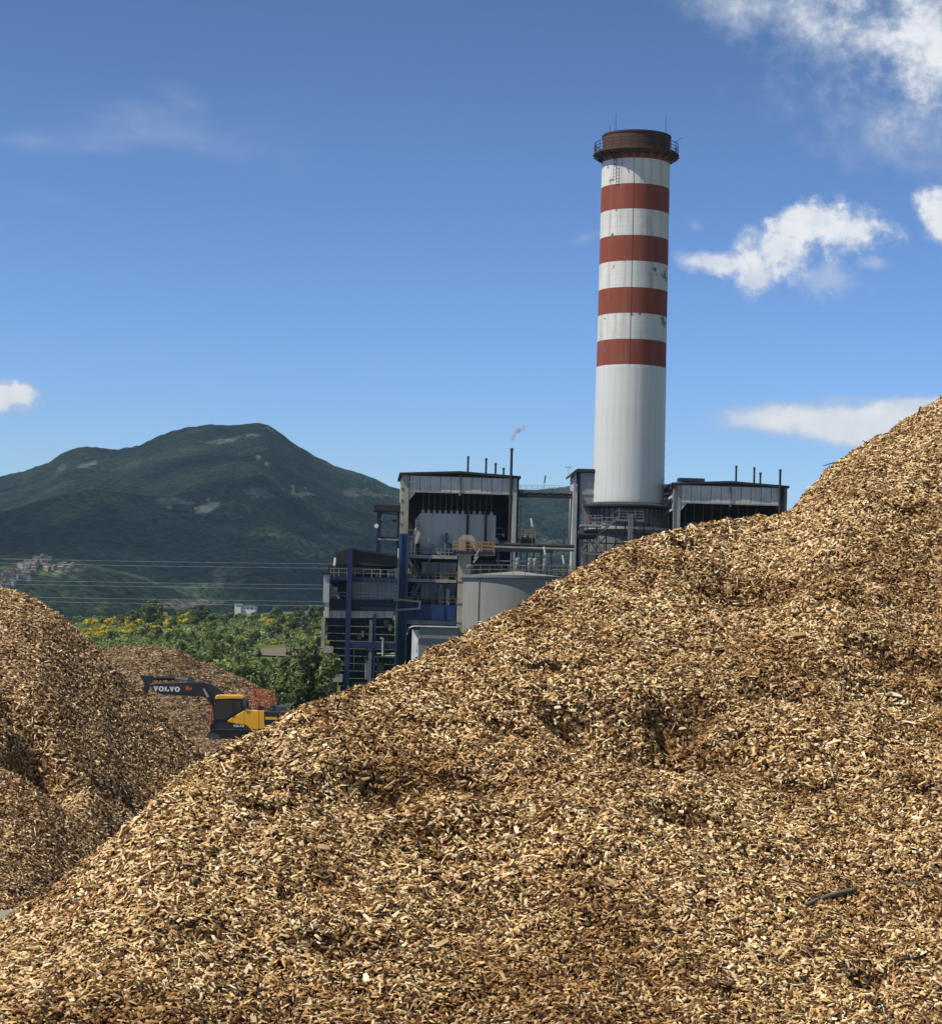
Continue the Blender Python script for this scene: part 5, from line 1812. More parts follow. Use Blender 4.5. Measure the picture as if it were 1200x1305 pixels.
for px in (660, 675, 682, 695):
    x0 = XZ(px, 722, 293)[0]
    part('drum', M['light_steel'], pf, lambda m: m.lathe(x0, 294.4, [(.01, z4 - .6), (.3, z4 - .7), (.3, z0), (.01, z0)], 12))
part('railing', M['yellow_rail'], pf, lambda m: m.rail((XZ(604, 725, 291)[0], 291, z0 - .1), (XZ(735, 725, 291)[0], 291, z0 - .1), 1.2, 16, .035, 2))

# floodlights on posts above the tank
for (xb_, yb_, xt_, yt2, lb) in [(694.5, 728, 693.8, 697, 'white floodlight on a leaning post above the silo tank'), (716, 728, 717.5, 708, 'small white floodlight near the pile crest beside the tank'),
                                 (678, 690, 677.5, 661, 'white lamp hanging in the gap right of the boiler house')]:
    a, b = XZ(xb_, yb_, 291), XZ(xt_, yt2, 291)
    t = thing('floodlight', lb, 'floodlight', (a[0], 291, a[1] - .5))
    part('post', M['mid_steel'], t, lambda m: m.tube([(a[0], 291, a[1] - .5), (b[0], 291, b[1] - .8)], .05, 6))
    part('lamp_head', M['lamp'], t, lambda m: m.beam((b[0] + .1, 290.95, b[1] - 1.0), (b[0] - .12, 290.85, b[1]), .22, .14), bevel=.02)
# antenna pole
a, b = XZ(718, 690, 300), XZ(719, 674, 300)
po = MB().tube([(a[0], 300, a[1] - 3), (b[0], 300, b[1])], .09, 6, .05).build('mast_pole', M['dark_steel'])
tag(po, 'thin dark pole in the gap between boiler house and lift tower', 'pole')

# rusty hopper in the gap
hx, hz = XZ(672, 690, 301)
hp = thing('ash_hopper', 'rusty yellow ash hopper beside the right column of the boiler house', 'hopper', (hx, 301, hz - .8))
part('bin', M['rust_pipe'], hp, lambda m: m.lathe(hx, 301, [(.25, hz - 1.2), (.5, hz - .8), (.95, hz + .1), (.95, hz + .45), (.2, hz + .6)], 12))
part('frame', M['yellow_rail'], hp, lambda m: m.rail((hx - .9, 300, hz + .3), (hx + .9, 300, hz + .3), 1.2, 4, .05, 2))
part('leg', M['dark_steel'], hp, lambda m: m.box(hx - .9, hx - .75, 300.5, 300.65, hz - 9, hz + .2))
part('leg', M['dark_steel'], hp, lambda m: m.box(hx + .75, hx + .9, 300.5, 300.65, hz - 9, hz + .2))
part('feed_pipe', M['concrete'], hp, lambda m: m.tube([(hx - 1.5, 301, hz + .2), (hx - .9, 301, hz + .2), (hx - .2, 301, hz + .7)], .28, 9))
part('jib', M['yellow_rail'], hp, lambda m: m.beam((hx - 1.2, 301, hz + 5.2), (hx + .4, 301, hz + 4.4), .12).beam((hx - 1.2, 301, hz + 4.6), (hx + .2, 301, hz + 4.1), .1))
part('mast', M['mid_steel'], hp, lambda m: m.box(hx - 1.0, hx - .88, 301, 301.12, hz, hz + 5.2))

# ---- concrete pillar with hood and orange railed platform
cx_, cz_ = XZ(591, 756, 290)
pl = thing('hoist_pillar', 'tall beige concrete pillar with hood and orange railed platform', 'pillar', (cx_, 290, GZ))
part('shaft', M['concrete'], pl, lambda m: m.box(cx_ - .82, cx_ + .75, 290, 291.2, GZ, XZ(591, 705, 290)[1]))
for y in (742, 770, 794):
    z = XZ(591, y, 290)[1]
    part('collar', M['dark_concrete'], pl, lambda m: m.box(cx_ - .88, cx_ + .8, 289.95, 291.25, z, z + .1))
zp = XZ(600, 703, 290)[1]
pxa, pxb = XZ(577, 700, 290)[0], XZ(629, 700, 290)[0]
platf = part('platform', M['dark_blue'], pl, lambda m: m.box(pxa, pxb, 289.2, 291.8, zp - .25, zp))
part('railing', M['orange_rail'], platf, lambda m: m.rail((pxa, 289.3, zp), (pxb, 289.3, zp), 1.25, 8, .045, 3).rail((pxa, 291.7, zp), (pxb, 291.7, zp), 1.25, 8, .045, 3).rail((pxb - .05, 289.3, zp), (pxb - .05, 291.7, zp), 1.25, 3, .045, 3))
part('mesh_panel', M['orange_rail'], platf, lambda m: m.box(pxb - 1.5, pxb - .2, 291.72, 291.76, zp + .1, zp + 1.2))
hx, hz = XZ(595, 692, 290)
part('hood', M['concrete'], pl, lambda m: m.prism([(hx - 1.05, zp + .1), (hx + 1.0, zp + .1), (hx + 1.0, hz + .5), (hx + .5, hz + 1.0), (hx - .5, hz + 1.0), (hx - 1.05, hz + .5)], 289.8, 291.3))
part('hook', M['dark_steel'], pl, lambda m: m.box(hx - .15, hx + .25, 289.5, 289.78, zp + .2, hz + .3))
for (a, b) in [((604, 712), (611, 699)), ((603, 717), (609, 709))]:
    pa, pb = XZ(*a, 288.5), XZ(*b, 288.5)
    part('strut', M['pale_steel'], pl, lambda m: m.beam((pa[0], 288.5, pa[1]), (pb[0], 288.5, pb[1]), .17))
part('pulley', M['yellow_rail'], pl, lambda m: m.lathe(XZ(598, 722, 289)[0], 289.6, [(.1, XZ(598, 724, 289)[1]), (.45, XZ(598, 723, 289)[1]), (.45, XZ(598, 720, 289)[1]), (.1, XZ(598, 719, 289)[1])], 14))

# ---- white looping pipe on the blue column
pp = [(508, 699), (506.3, 764), (535, 766.8), (534.5, 775.5), (505.5, 777.5), (502.3, 880)]
pts = [np.array([XZ(x, y, 298.5)[0], 298.5, XZ(x, y, 298.5)[1]]) for x, y in pp]
mb = MB().tube(pts[:2], .13, 8)
for i in range(1, len(pts) - 1):
    mb.tube([pts[i], pts[i + 1]], .13, 8)
    mb.lathe(pts[i][0], 298.5, [(.01, pts[i][2] - .17), (.17, pts[i][2] - .1), (.17, pts[i][2] + .1), (.01, pts[i][2] + .17)], 8)
o = mb.build('steam_pipe', M['pale_steel'])
tag(o, 'pale pipe running down the blue column with a sideways loop', 'pipe')

# ---- small grey annex at the foot
ax, az = XZ(553, 830, 288)
an = thing('annex', 'small grey shed with a pale lit side wall below the blue beam', 'shed', (ax, 288, GZ))
axl, axr, azt = XZ(524, 826, 288)[0], XZ(583, 826, 288)[0], XZ(553, 800, 288)[1]
part('front_wall', M['tank'], an, lambda m: m.box(axl + .9, axr, 288, 288.3, GZ, azt))  # darker front, paler side: sunlit and shaded faces put into the wall colours
part('side_wall', M['pale_steel'], an, lambda m: m.add([(axl, 289.5, GZ), (axl + .88, 288, GZ), (axl + .88, 288, azt - .3), (axl, 289.5, azt - .3), (axl + .1, 289.8, GZ), (axl + .98, 288.3, GZ), (axl + .98, 288.3, azt - .3), (axl + .1, 289.8, azt - .3)],
                                                       [(0, 1, 2, 3), (5, 4, 7, 6), (3, 2, 6, 7), (0, 3, 7, 4), (1, 5, 6, 2)]))
part('roof', M['mid_steel'], an, lambda m: m.box(axl - .1, axr, 287.8, 294, azt + .02, azt + .28))
part('gutter', M['light_steel'], an, lambda m: m.tube([(axl - .55, 287.9, azt - .9), (axl - .3, 287.7, azt - .1), (axl + .2, 287.6, azt + .1), (axr, 287.6, azt + .1)], .1, 7))

# ---- steel frame with hopper on the far left of the plant
LY = 296.0
lx, lz = XZ(460, 800, LY)
fr = thing('hopper_frame', 'blue and black steel hopper frame with slatted lower storeys at the left of the plant', 'steel frame', (lx, LY, GZ))


def lb(x0, y0, x1, y1, Ya, Yb):
    return lambda m: m.pbox(x0, y0, x1, y1, Ya, Yb)


part('blue_column', M['blue'], fr, lb(440, 700, 446.5, 899, LY - .4, LY + .2))
part('roof', M['roof_sheet'], fr, lambda m: m.pprism([(427.5, 704.5), (445, 699), (506, 708), (506, 722), (427.5, 719)], LY + .3, LY + 7))
part('roof_edge', M['dark_blue'], fr, lambda m: m.beam((XZ(446, 699, LY)[0], LY + .15, XZ(446, 699.5, LY)[1]), (XZ(506, 708, LY)[0], LY + .15, XZ(506, 708.5, LY)[1]), .22, .25))
part('floor_beam', M['blue'], fr, lb(420, 735.5, 505, 740, LY, LY + .4))
part('floor_beam', M['dark_blue'], fr, lb(420, 764.5, 505, 777, LY, LY + .4))
part('floor_slab', M['dark_steel'], fr, lb(420, 737, 505, 740, LY + .45, LY + 8))
part('deck_railing', M['light_steel'], fr, lambda m: m.rail((XZ(421, 735, LY)[0], LY + .2, XZ(462, 735.5, LY)[1]), (XZ(505, 735, LY)[0], LY + .2, XZ(462, 735.5, LY)[1]), 1.05, 9, .035, 2))
part('deck_railing', M['mid_steel'], fr, lambda m: m.rail((XZ(421, 764, LY)[0], LY - .2, XZ(462, 764.5, LY)[1]), (XZ(505, 764, LY)[0], LY - .2, XZ(462, 764.5, LY)[1]), .9, 9, .03, 2))
for k in range(5):
    part('wall_sheet', M['grey_rib'], fr, lb(449.3 + k * 10.9, 741, 459.9 + k * 10.9, 764, LY + .8, LY + 1.0))
part('inner_wall', M['black_void'], fr, lb(421, 722, 505, 790, LY + 7.5, LY + 7.8))
part('corner_shaft', M['pale_steel'], fr, lb(411.8, 732.5, 419.5, 768, LY - .6, LY + 2))
part('shaft_cap', M['dark_steel'], fr, lb(410.8, 729.5, 420.3, 732.3, LY - .8, LY + 2.2))
part('corner_post', M['grey_panel'], fr, lb(413.5, 768.3, 419, 787, LY - .5, LY + 1.5))
part('corner_post', M['concrete'], fr, lb(409.5, 786, 413.5, 826, LY - .3, LY + .4))
for k in range(8):
    part('sheet_panel', M['grey_panel'], fr, lb(412.5 + k * 11.2, 778.5, 423.2 + k * 11.2, 787.5, LY + .55, LY + .7))
# rows of dark slats, the left end stepping inward like a chute
for k in range(12):
    y0 = 789 + k * 9.5
    xl_ = 414.5 + max(0, k - 1) * 2.4
    part('slat', M['dark_steel'], fr, lambda m: m.add([(XZ(xl_, y0, LY)[0], LY + 1.0, XZ(450, y0, LY)[1]), (XZ(503, y0, LY)[0], LY + 1.0, XZ(450, y0, LY)[1]),
                                                      (XZ(503, y0, LY)[0], LY + .45, XZ(450, y0 + 8.6, LY)[1]), (XZ(xl_, y0, LY)[0], LY + .45, XZ(450, y0 + 8.6, LY)[1]),
                                                      (XZ(xl_, y0, LY)[0], LY + 1.1, XZ(450, y0, LY)[1]), (XZ(503, y0, LY)[0], LY + 1.1, XZ(450, y0, LY)[1]),
                                                      (XZ(503, y0, LY)[0], LY + .55, XZ(450, y0 + 8.6, LY)[1]), (XZ(xl_, y0, LY)[0], LY + .55, XZ(450, y0 + 8.6, LY)[1])],
                                                     [(0, 3, 2, 1), (4, 5, 6, 7), (0, 1, 5, 4), (2, 3, 7, 6), (0, 4, 7, 3), (1, 2, 6, 5)]))
    if k % 1 == 0:
        part('slat_edge', M['mid_steel'], fr, lambda m: m.box(XZ(xl_, y0, LY)[0], XZ(503, y0, LY)[0], LY + .32, LY + .44, XZ(450, y0 + 8.9, LY)[1], XZ(450, y0 + 8.3, LY)[1]))
part('post', M['mid_steel'], fr, lb(469.5, 790, 473.5, 872, LY - .2, LY + .2))
part('post', M['blue'], fr, lb(474.5, 782, 478, 878, LY - .1, LY + .3))
part('tie_beam', M['blue'], fr, lb(446, 818.5, 505, 826, LY - .3, LY + .15))
part('tie_beam', M['dark_blue'], fr, lb(446, 870, 505, 876, LY - .2, LY + .15))
pa = [(491.5, 830), (487, 831), (486.5, 812), (489, 811)]
part('pipe', M['light_steel'], fr, lambda m: m.tube([(XZ(488, 835, LY)[0], LY - .5, XZ(488, 836, LY)[1]), (XZ(488, 815, LY)[0], LY - .5, XZ(488, 815, LY)[1]), (XZ(484, 813, LY)[0], LY - .5, XZ(484, 813, LY)[1])], .17, 8))
part('pipe', M['light_steel'], fr, lambda m: m.tube([(XZ(487, 836, LY)[0], LY - .5, XZ(487, 836, LY)[1]), (XZ(503, 836, LY)[0], LY - .5, XZ(503, 836, LY)[1])], .12, 8))
part('pipe', M['concrete'], fr, lambda m: m.tube([(XZ(480, 832, LY)[0], LY - .3, XZ(480, 833, LY)[1]), (XZ(503, 832, LY)[0], LY - .3, XZ(503, 833, LY)[1])], .1, 8))
for k, (x, y, w, h, mm) in enumerate([(462, 808, 3, 8, 'dark_concrete'), (492, 795, 6, 10, 'dark_steel'), (485, 850, 8, 12, 'dark_steel'), (493, 858, 4, 6, 'mid_steel'), (457, 812, 6, 7, 'dark_steel'), (482, 866, 4, 6, 'mid_steel'), (497, 800, 4, 8, 'dark_concrete')]):
    part('fitting', M[mm], fr, lb(x - w / 2, y - h / 2, x + w / 2, y + h / 2, LY - .05 - .02 * k, LY + .3))
part('conveyor_leg', M['mid_steel'], fr, lambda m: m.beam((XZ(421, 745, LY)[0], LY - .2, XZ(421, 745, LY)[1]), (XZ(432, 763, LY)[0], LY - .2, XZ(432, 763, LY)[1]), .25))
part('notice_board', M['pale_steel'], fr, lb(422, 748, 430, 760, LY + .5, LY + .6))
for (x0, y0, x1, y1) in [(411, 823.5, 424, 832), (418, 859, 436, 869)]:
    part('foundation_block', M['concrete'], fr, lb(x0, y0, x1, y1, LY - 1, LY + 1))
part('foundation_wall', M['dark_concrete'], fr, lb(412, 832.5, 430, 900, LY + .2, LY + 1))
part('bracket_block', M['dark_steel'], fr, lb(403, 812, 411, 824, LY, LY + 1))
rf = random.Random(5)
for k in range(14):
    x0 = rf.uniform(450, 500)
    y0_, y1_ = rf.uniform(790, 850), 0
    y1_ = y0_ + rf.uniform(10, 40)
    part('pipe', M[rf.choice(['mid_steel', 'rust_pipe', 'light_steel', 'blue'])], fr, lambda m: m.tube([(XZ(x0, y0_, LY)[0], LY + .1, XZ(x0, y0_, LY)[1]), (XZ(x0, y1_, LY)[0], LY + .1, XZ(x0, y1_, LY)[1])], rf.choice([.05, .08, .12]), 7))
for k in range(10):
    x0, y0_ = rf.uniform(424, 500), rf.choice([734, 763])
    part('fitting', M[rf.choice(['mid_steel', 'rust_pipe', 'light_steel', 'concrete'])], fr, lambda m: m.pbox(x0, y0_ - rf.uniform(3, 9), x0 + rf.uniform(1, 5), y0_ + 1, LY + .9 + .06 * k, LY + 1.6 + .06 * k))
fr.rotation_euler.z = TURN

# floodlight on that frame
a = XZ(426.5, 716, LY - .3)
t = thing('floodlight', 'bright white lamp box at the left corner of the steel frame', 'floodlight', (a[0], LY - .3, a[1] - 1.5))
part('post', M['mid_steel'], t, lambda m: m.tube([(a[0], LY - .3, a[1] - 1.9), (a[0], LY - .3, a[1] - .4)], .06, 6))
part('lamp_head', M['lamp'], t, lambda m: m.beam((a[0] - .03, LY - .35, a[1] - .5), (a[0] + .06, LY - .35, a[1] + .5), .26, .2), bevel=.03)

# ---- lookout frame with a round dish
QY = 303.0
qx, qz = XZ(493, 675, QY)
lk = thing('lookout_frame', 'roofed open steel lookout frame with a round white dish above the hopper', 'steel frame', (qx, QY, XZ(493, 706, QY)[1]))
part('roof', M['roof_sheet'], lk, lb(476, 643.5, 511, 651, QY, QY + 4))
part('post', M['dark_blue'], lk, lb(480, 651, 484.2, 712, QY + .1, QY + .5))
part('post', M['dark_steel'], lk, lb(505.5, 651, 508.5, 712, QY + .1, QY + .5))
part('post', M['dark_blue'], lk, lb(484.5, 651, 487, 712, QY + 3, QY + 3.3))
part('platform', M['light_steel'], lk, lb(481.5, 686.5, 508, 688.5, QY + .0, QY + 4))
part('platform_beam', M['dark_steel'], lk, lb(481.5, 684, 508, 686.2, QY + .1, QY + .4))
part('railing', M['mid_steel'], lk, lambda m: m.rail((XZ(482, 684, QY)[0], QY + .15, XZ(494, 684, QY)[1]), (XZ(508, 684, QY)[0], QY + .15, XZ(494, 684, QY)[1]), .9, 4, .035, 2))
part('brace', M['light_steel'], lk, lambda m: m.beam((XZ(485, 662, QY)[0], QY + .2, XZ(485, 662, QY)[1]), (XZ(490, 655, QY)[0], QY + .2, XZ(490, 655, QY)[1]), .12))
part('brace', M['light_steel'], lk, lambda m: m.beam((XZ(483, 693, QY)[0], QY + .2, XZ(483, 694, QY)[1]), (XZ(487, 690, QY)[0], QY + .2, XZ(487, 689, QY)[1]), .1))
part('top_beam', M['dark_steel'], lk, lambda m: m.beam((XZ(484, 653, QY)[0], QY + .25, XZ(484, 653, QY)[1]), (XZ(507, 656, QY)[0], QY + .25, XZ(507, 656, QY)[1]), .12))
part('lower_grid', M['mid_steel'], lk, lambda m: [m.beam((XZ(483, y, QY)[0], QY + .2, XZ(494, y, QY)[1]), (XZ(507, y, QY)[0], QY + .2, XZ(494, y, QY)[1]), .08) for y in (692, 697, 702)] and
     [m.beam((XZ(x, 690, QY)[0], QY + .22, XZ(494, 689, QY)[1]), (XZ(x, 690, QY)[0], QY + .22, XZ(494, 709, QY)[1]), .08) for x in (493, 501)])
part('fitting', M['dark_steel'], lk, lb(501, 662, 505, 665, QY + .4, QY + .8))
dxc, dzc = XZ(479.5, 670.5, QY)


def dish(m):
    n = 18
    vs, fs = [], []
    for (rr, yy) in ((.03, .12), (.16, .06), (.26, 0), (.28, -.1), (.27, -.12)):
        for k in range(n):
            a = 2 * math.pi * k / n
            vs.append((dxc + rr * math.cos(a), QY - .25 + yy, dzc + rr * math.sin(a)))
    for i in range(4):
        for k in range(n):
            fs.append((i * n + k, i * n + (k + 1) % n, (i + 1) * n + (k + 1) % n, (i + 1) * n + k))
    fs.append(tuple(range(n)))
    fs.append(tuple(4 * n + k for k in range(n)))
    m.add(vs, fs)


part('dish', M['lamp'], lk, dish)
part('dish_arm', M['mid_steel'], lk, lambda m: m.beam((dxc, QY - .15, dzc), (dxc + .2, QY + .15, dzc), .08))
lk.rotation_euler.z = TURN

# ---- steam from the tall vent
sx, sz = XZ(651.8, 569, PY)
m_, nt = new_mat('steam')
co = nt.n('ShaderNodeTexCoord').outputs['Object']
s = nt.n('ShaderNodeSeparateXYZ', {0: co})
d = nt.n('ShaderNodeMapRange', {0: nt.noise(co, 1.6, 4, 0.6), 1: 0.38, 2: 0.62, 3: 0.0, 4: 3.2}).outputs[0]
fade = nt.n('ShaderNodeMapRange', {0: s.outputs[0], 1: 0.0, 2: 2.0, 3: 1.0, 4: 0.12}).outputs[0]
vol = nt.n('ShaderNodeVolumePrincipled', {'Color': (0.97, 0.97, 0.97), 'Density': nt.m('MULTIPLY', d, fade), 'Anisotropy': 0.2})
nt.n('ShaderNodeOutputMaterial', {1: vol.outputs[0]})
mb = MB()
path = [(651.8, 569), (652, 563), (652.5, 558), (654, 553.5), (658, 550.5), (663, 547), (668, 543.5), (673, 540)]
pts = [np.array([XZ(x, y, PY)[0], PY - .5, XZ(x, y, PY)[1]]) for x, y in path]
rr = [.1, .17, .24, .32, .36, .4, .42, .2]
for i in range(len(pts) - 1):
    pass
rings, n = [], 10
vs, fs = [], []
for i, p in enumerate(pts):
    dv = pts[min(i + 1, len(pts) - 1)] - pts[max(i - 1, 0)]
    dv /= np.linalg.norm(dv)
    sd = np.array([0, 1.0, 0])
    td = np.cross(sd, dv)
    for k in range(n):
        a_ = 2 * math.pi * k / n
        vs.append(p + rr[i] * (math.cos(a_) * sd + math.sin(a_) * td))
for i in range(len(pts) - 1):
    for k in range(n):
        fs.append((i * n + k, i * n + (k + 1) % n, (i + 1) * n + (k + 1) % n, (i + 1) * n + k))
fs += [tuple(range(n)), tuple((len(pts) - 1) * n + k for k in reversed(range(n)))]
mb.add(vs, fs)
o = recalc(mb.build('steam', m_, None, smooth=True))
tag(o, 'thin white wisp of steam drifting right from the tallest vent pipe', 'steam', kind='stuff')
# ------------------------------------------------------------------ excavator
EY = 133.0
ES = EY / FPX
M['ex_yellow'] = mat('yellow_machine_paint', (0.72, 0.37, 0.02), 0.4, var=0.15, scale=1.2, streak=0.2)
M['ex_black'] = mat('black_machine_paint', (0.018, 0.019, 0.021), 0.45, var=0.4, scale=1.2)
M['ex_grey'] = mat('dark_grey_machine_paint', (0.05, 0.055, 0.06), 0.5, var=0.3, scale=1.2)
M['ex_orange'] = mat('orange_red_railing_paint', (0.42, 0.085, 0.03), 0.5, var=0.2, scale=2)
M['ex_white'] = mat('white_lettering', (0.75, 0.75, 0.73), 0.5, var=0.05)
M['ex_track'] = mat('muddy_track_steel', (0.05, 0.042, 0.034), 0.8, var=0.5, scale=2)
M['chrome'] = mat('bright_rod_steel', (0.62, 0.64, 0.66), 0.22, 0.9, var=0.1)
m_, nt = new_mat('tinted_cab_glass')
b = finish(nt, (0.012, 0.016, 0.017, 1), 0.06, spec=0.6)
M['ex_glass'] = m_

ez = float(yard_z(EY))
exx = W(312, 940, EY)[0]
ex = thing('excavator', 'yellow and black excavator with black boom working between the chip piles', 'excavator', (exx, EY, ez))
BY = EY + 1.1                      # boom plane


def E(x, y, Y=EY):
    p = W(x, y, Y)
    return p[0], p[2]


def ep(name, mt, parent, pix, Ya, Yb, bevel=0.0):
    m = MB().pprism(pix, Ya, Yb)
    o = m.build(name, mt, parent, bevel=bevel)
    return recalc(o)


z_track_top = ez + 0.95
# tracks: rounded loops with shoes
for s, yy in ((0, EY + .05), (1, EY + 2.0)):
    x0, x1 = exx - 2.15, exx + 2.1
    r = .46
    pts = []
    for k in range(9):
        a = math.pi / 2 + math.pi * k / 8
        pts.append((x0 + r + r * math.cos(a), ez + r + r * math.sin(a)))
    for k in range(9):
        a = -math.pi / 2 + math.pi * k / 8
        pts.append((x1 - r + r * math.cos(a), ez + r + r * math.sin(a)))
    tr = recalc(MB().prism(pts, yy, yy + .55).build('track', M['ex_track'], ex))
    L = x1 - x0 - 2 * r
    for k in range(16):
        xx = x0 + r + L * (k + .5) / 16
        MB().box(xx - .1, xx + .1, yy - .03, yy + .58, ez + 2 * r + .002, ez + 2 * r + .05).build('track_shoe', M['ex_track'], tr)
    for xx in (x0 + r, x1 - r):
        m = MB()
        n = 16
        vs = [(xx + .3 * math.cos(2 * math.pi * k / n), yy - .05, ez + r + .3 * math.sin(2 * math.pi * k / n)) for k in range(n)]
        m.add(vs + [(v[0], yy + .0, v[2]) for v in vs], [tuple(range(n))] + [(k, (k + 1) % n, (k + 1) % n + n, k + n) for k in range(n)])
        recalc(m.build('sprocket', M['ex_grey'], tr))
part('turntable', M['ex_black'], ex, lambda m: m.lathe(exx, EY + 1.25, [(.75, ez + .5), (.75, ez + 1.22)], 24))
part('undercarriage', M['ex_track'], ex, lambda m: m.box(exx - 1.0, exx + 1.0, EY + .5, EY + 2.1, ez + .35, ez + .8))
# upper frame
ep('deck', M['ex_black'], ex, [(268, 922), (292, 919.5), (312, 928), (338, 929), (337, 932.5), (268, 932.5)], EY, EY + 2.5)
ep('deck_rail', M['ex_grey'], ex, [(270, 929), (336, 929.6), (336, 930.6), (270, 930)], EY - .06, EY - .01)
# cab
cab = ep('cab', M['ex_black'], ex, [(272, 922), (273.5, 905), (275, 891), (309, 891), (310, 906), (296, 918), (290, 921)], EY + .02, EY + 1.0)
ep('roof', M['ex_yellow'], cab, [(274, 891), (275, 886.8), (278, 885.6), (305, 885.8), (309.5, 887.5), (310.5, 891.6), (306, 890)], EY - .06, EY + 1.08, bevel=.03)
ep('window', M['ex_glass'], cab, [(273.6, 917), (274.6, 906), (275.8, 892.5), (296.5, 891.8), (296.5, 910), (288, 916.5)], EY - .025, EY + .015)
ep('window', M['ex_glass'], cab, [(299, 892.2), (306.5, 892.6), (308, 904.5), (299, 909)], EY - .025, EY + .015)
ep('door_pillar', M['ex_black'], cab, [(296.8, 891.6), (298.7, 891.6), (298.7, 911.5), (296.8, 912.5)], EY - .06, EY + .015)
ep('door_handle', M['ex_grey'], cab, [(294, 908), (296.4, 908), (296.4, 909), (294, 909)], EY - .09, EY - .03)
part('seat', M['ex_grey'], cab, lambda m: m.box(E(287, 910)[0] - .3, E(287, 910)[0] + .3, EY + .3, EY + .8, E(287, 914)[1], E(287, 900)[1]))
part('front_guard', M['ex_orange'], cab, lambda m: m.tube([(E(268.3, 924)[0], EY - .05, E(268.3, 924)[1]), (E(270.2, 899)[0], EY - .05, E(270.2, 899)[1])], .05, 6).beam((E(268.6, 920)[0], EY - .05, E(268.6, 920)[1]), (E(272, 920)[0], EY - .02, E(272, 920)[1]), .05))
part('mirror', M['ex_grey'], ex, lambda m: m.box(E(312, 895)[0] - .08, E(312, 895)[0] + .12, EY - .12, EY + .05, E(312, 901)[1], E(312, 892)[1]), bevel=.02)
part('lamp', M['ex_grey'], ex, lambda m: m.box(E(314, 897)[0] - .06, E(314, 897)[0] + .14, EY + .0, EY + .2, E(314, 903)[1], E(314, 893)[1]), bevel=.02)
part('cab_post', M['ex_black'], ex, lambda m: m.box(E(311, 905)[0] - .05, E(311, 905)[0] + .05, EY + .1, EY + .2, E(311, 907)[1], E(311, 890)[1]))
# yellow side panels, split by seams
ep('side_panel', M['ex_yellow'], ex, [(290, 918.6), (296.3, 914.4), (296.3, 921.2), (291.5, 920.2)], EY - .03, EY + .3, .015)
ep('side_panel', M['ex_yellow'], ex, [(296.8, 914), (311.3, 905.6), (311.3, 923.6), (296.8, 921.4)], EY - .03, EY + .3, .015)
ep('side_panel', M['ex_yellow'], ex, [(311.8, 905.5), (330, 905.8), (330, 929.3), (320, 929.5), (314, 924), (311.8, 923.7)], EY - .03, EY + .3, .015)
ep('side_panel', M['ex_yellow'], ex, [(330.5, 905.8), (336.8, 906), (337, 923), (339.3, 928), (330.5, 929.2)], EY - .03, EY + .3, .015)
ep('engine_body', M['ex_yellow'], ex, [(311.5, 906), (336.5, 906.2), (336.5, 928.6), (311.5, 928.6)], EY + .31, EY + 2.4)
ep('counterweight', M['ex_black'], ex, [(337.2, 906.3), (362, 907), (367, 910), (367.5, 922), (362, 927), (340.2, 928), (337.4, 923)], EY + .0, EY + 2.5, .04)
ep('stripe', M['ex_yellow'], ex, [(338, 913.6), (353, 914), (353, 917.2), (338, 917)], EY - .03, EY - .003)
ep('engine_hood', M['ex_grey'], ex, [(343, 906), (344, 900), (348, 899.2), (363, 900), (367, 903), (368, 908)], EY + .3, EY + 2.2, .03)
part('exhaust', M['ex_black'], ex, lambda m: m.tube([(E(351, 901)[0], EY + 1.6, E(351, 901)[1]), (E(352.5, 893)[0], EY + 1.6, E(352.5, 893)[1]), (E(355, 890.5)[0], EY + 1.6, E(355, 890.5)[1])], .09, 8))
ep('toolbox', M['ex_black'], ex, [(328, 905.5), (329, 900), (335.5, 900), (336.5, 905.5)], EY + .3, EY + 1.0)
# orange guard railing on top


def guard(m):
    z0, z1, z2 = E(330, 904)[1], E(330, 891)[1], E(330, 879.5)[1]
    xa, xb = E(319, 895)[0], E(346, 895)[0]
    for yy in (EY + .25, EY + 2.3):
        for x in np.linspace(xa, xb, 4):
            m.tube([(x, yy, z0), (x, yy, z2)], .024, 6)
        m.tube([(xa, yy, z2), (xb, yy, z2 - .1)], .024, 6)
        m.tube([(xa, yy, z1), (xb, yy, z1 - .1)], .028, 6)
    for x in (xa, xb):
        m.tube([(x, EY + .25, z2), (x, EY + 2.3, z2)], .035, 6)
        m.tube([(x, EY + .25, z1), (x, EY + 2.3, z1)], .035, 6)
    m.beam((xa, EY + 1.2, z1 + .25), (xb, EY + 1.2, z1 - .15), .12, .2)


part('guard_railing', M['ex_orange'], ex, guard)
# boom, text on it, rams and arm
boom = ep('boom', M['ex_black'], ex, [(190, 872), (196, 870.8), (244, 868.8), (258, 869.3), (267, 871.5), (277, 876.5), (286, 884.5), (299, 904), (300, 918), (287, 917), (280, 905), (272, 894.5), (262, 888.5), (248, 886.5), (201, 883.4)], BY, BY + .5, .03)
ep('boom_flange', M['ex_grey'], boom, [(203, 884.6), (250, 887.9), (250, 886.8), (203, 883.5)], BY - .04, BY + .54)
ep('decal', M['ex_orange'], boom, [(236.5, 874.3), (241, 874.3), (241, 879.6), (236.5, 879.6)], BY - .012, BY - .003)
ep('decal', M['ex_orange'], boom, [(241.8, 876), (244.6, 876), (244.6, 879.8), (241.8, 879.8)], BY - .012, BY - .003)


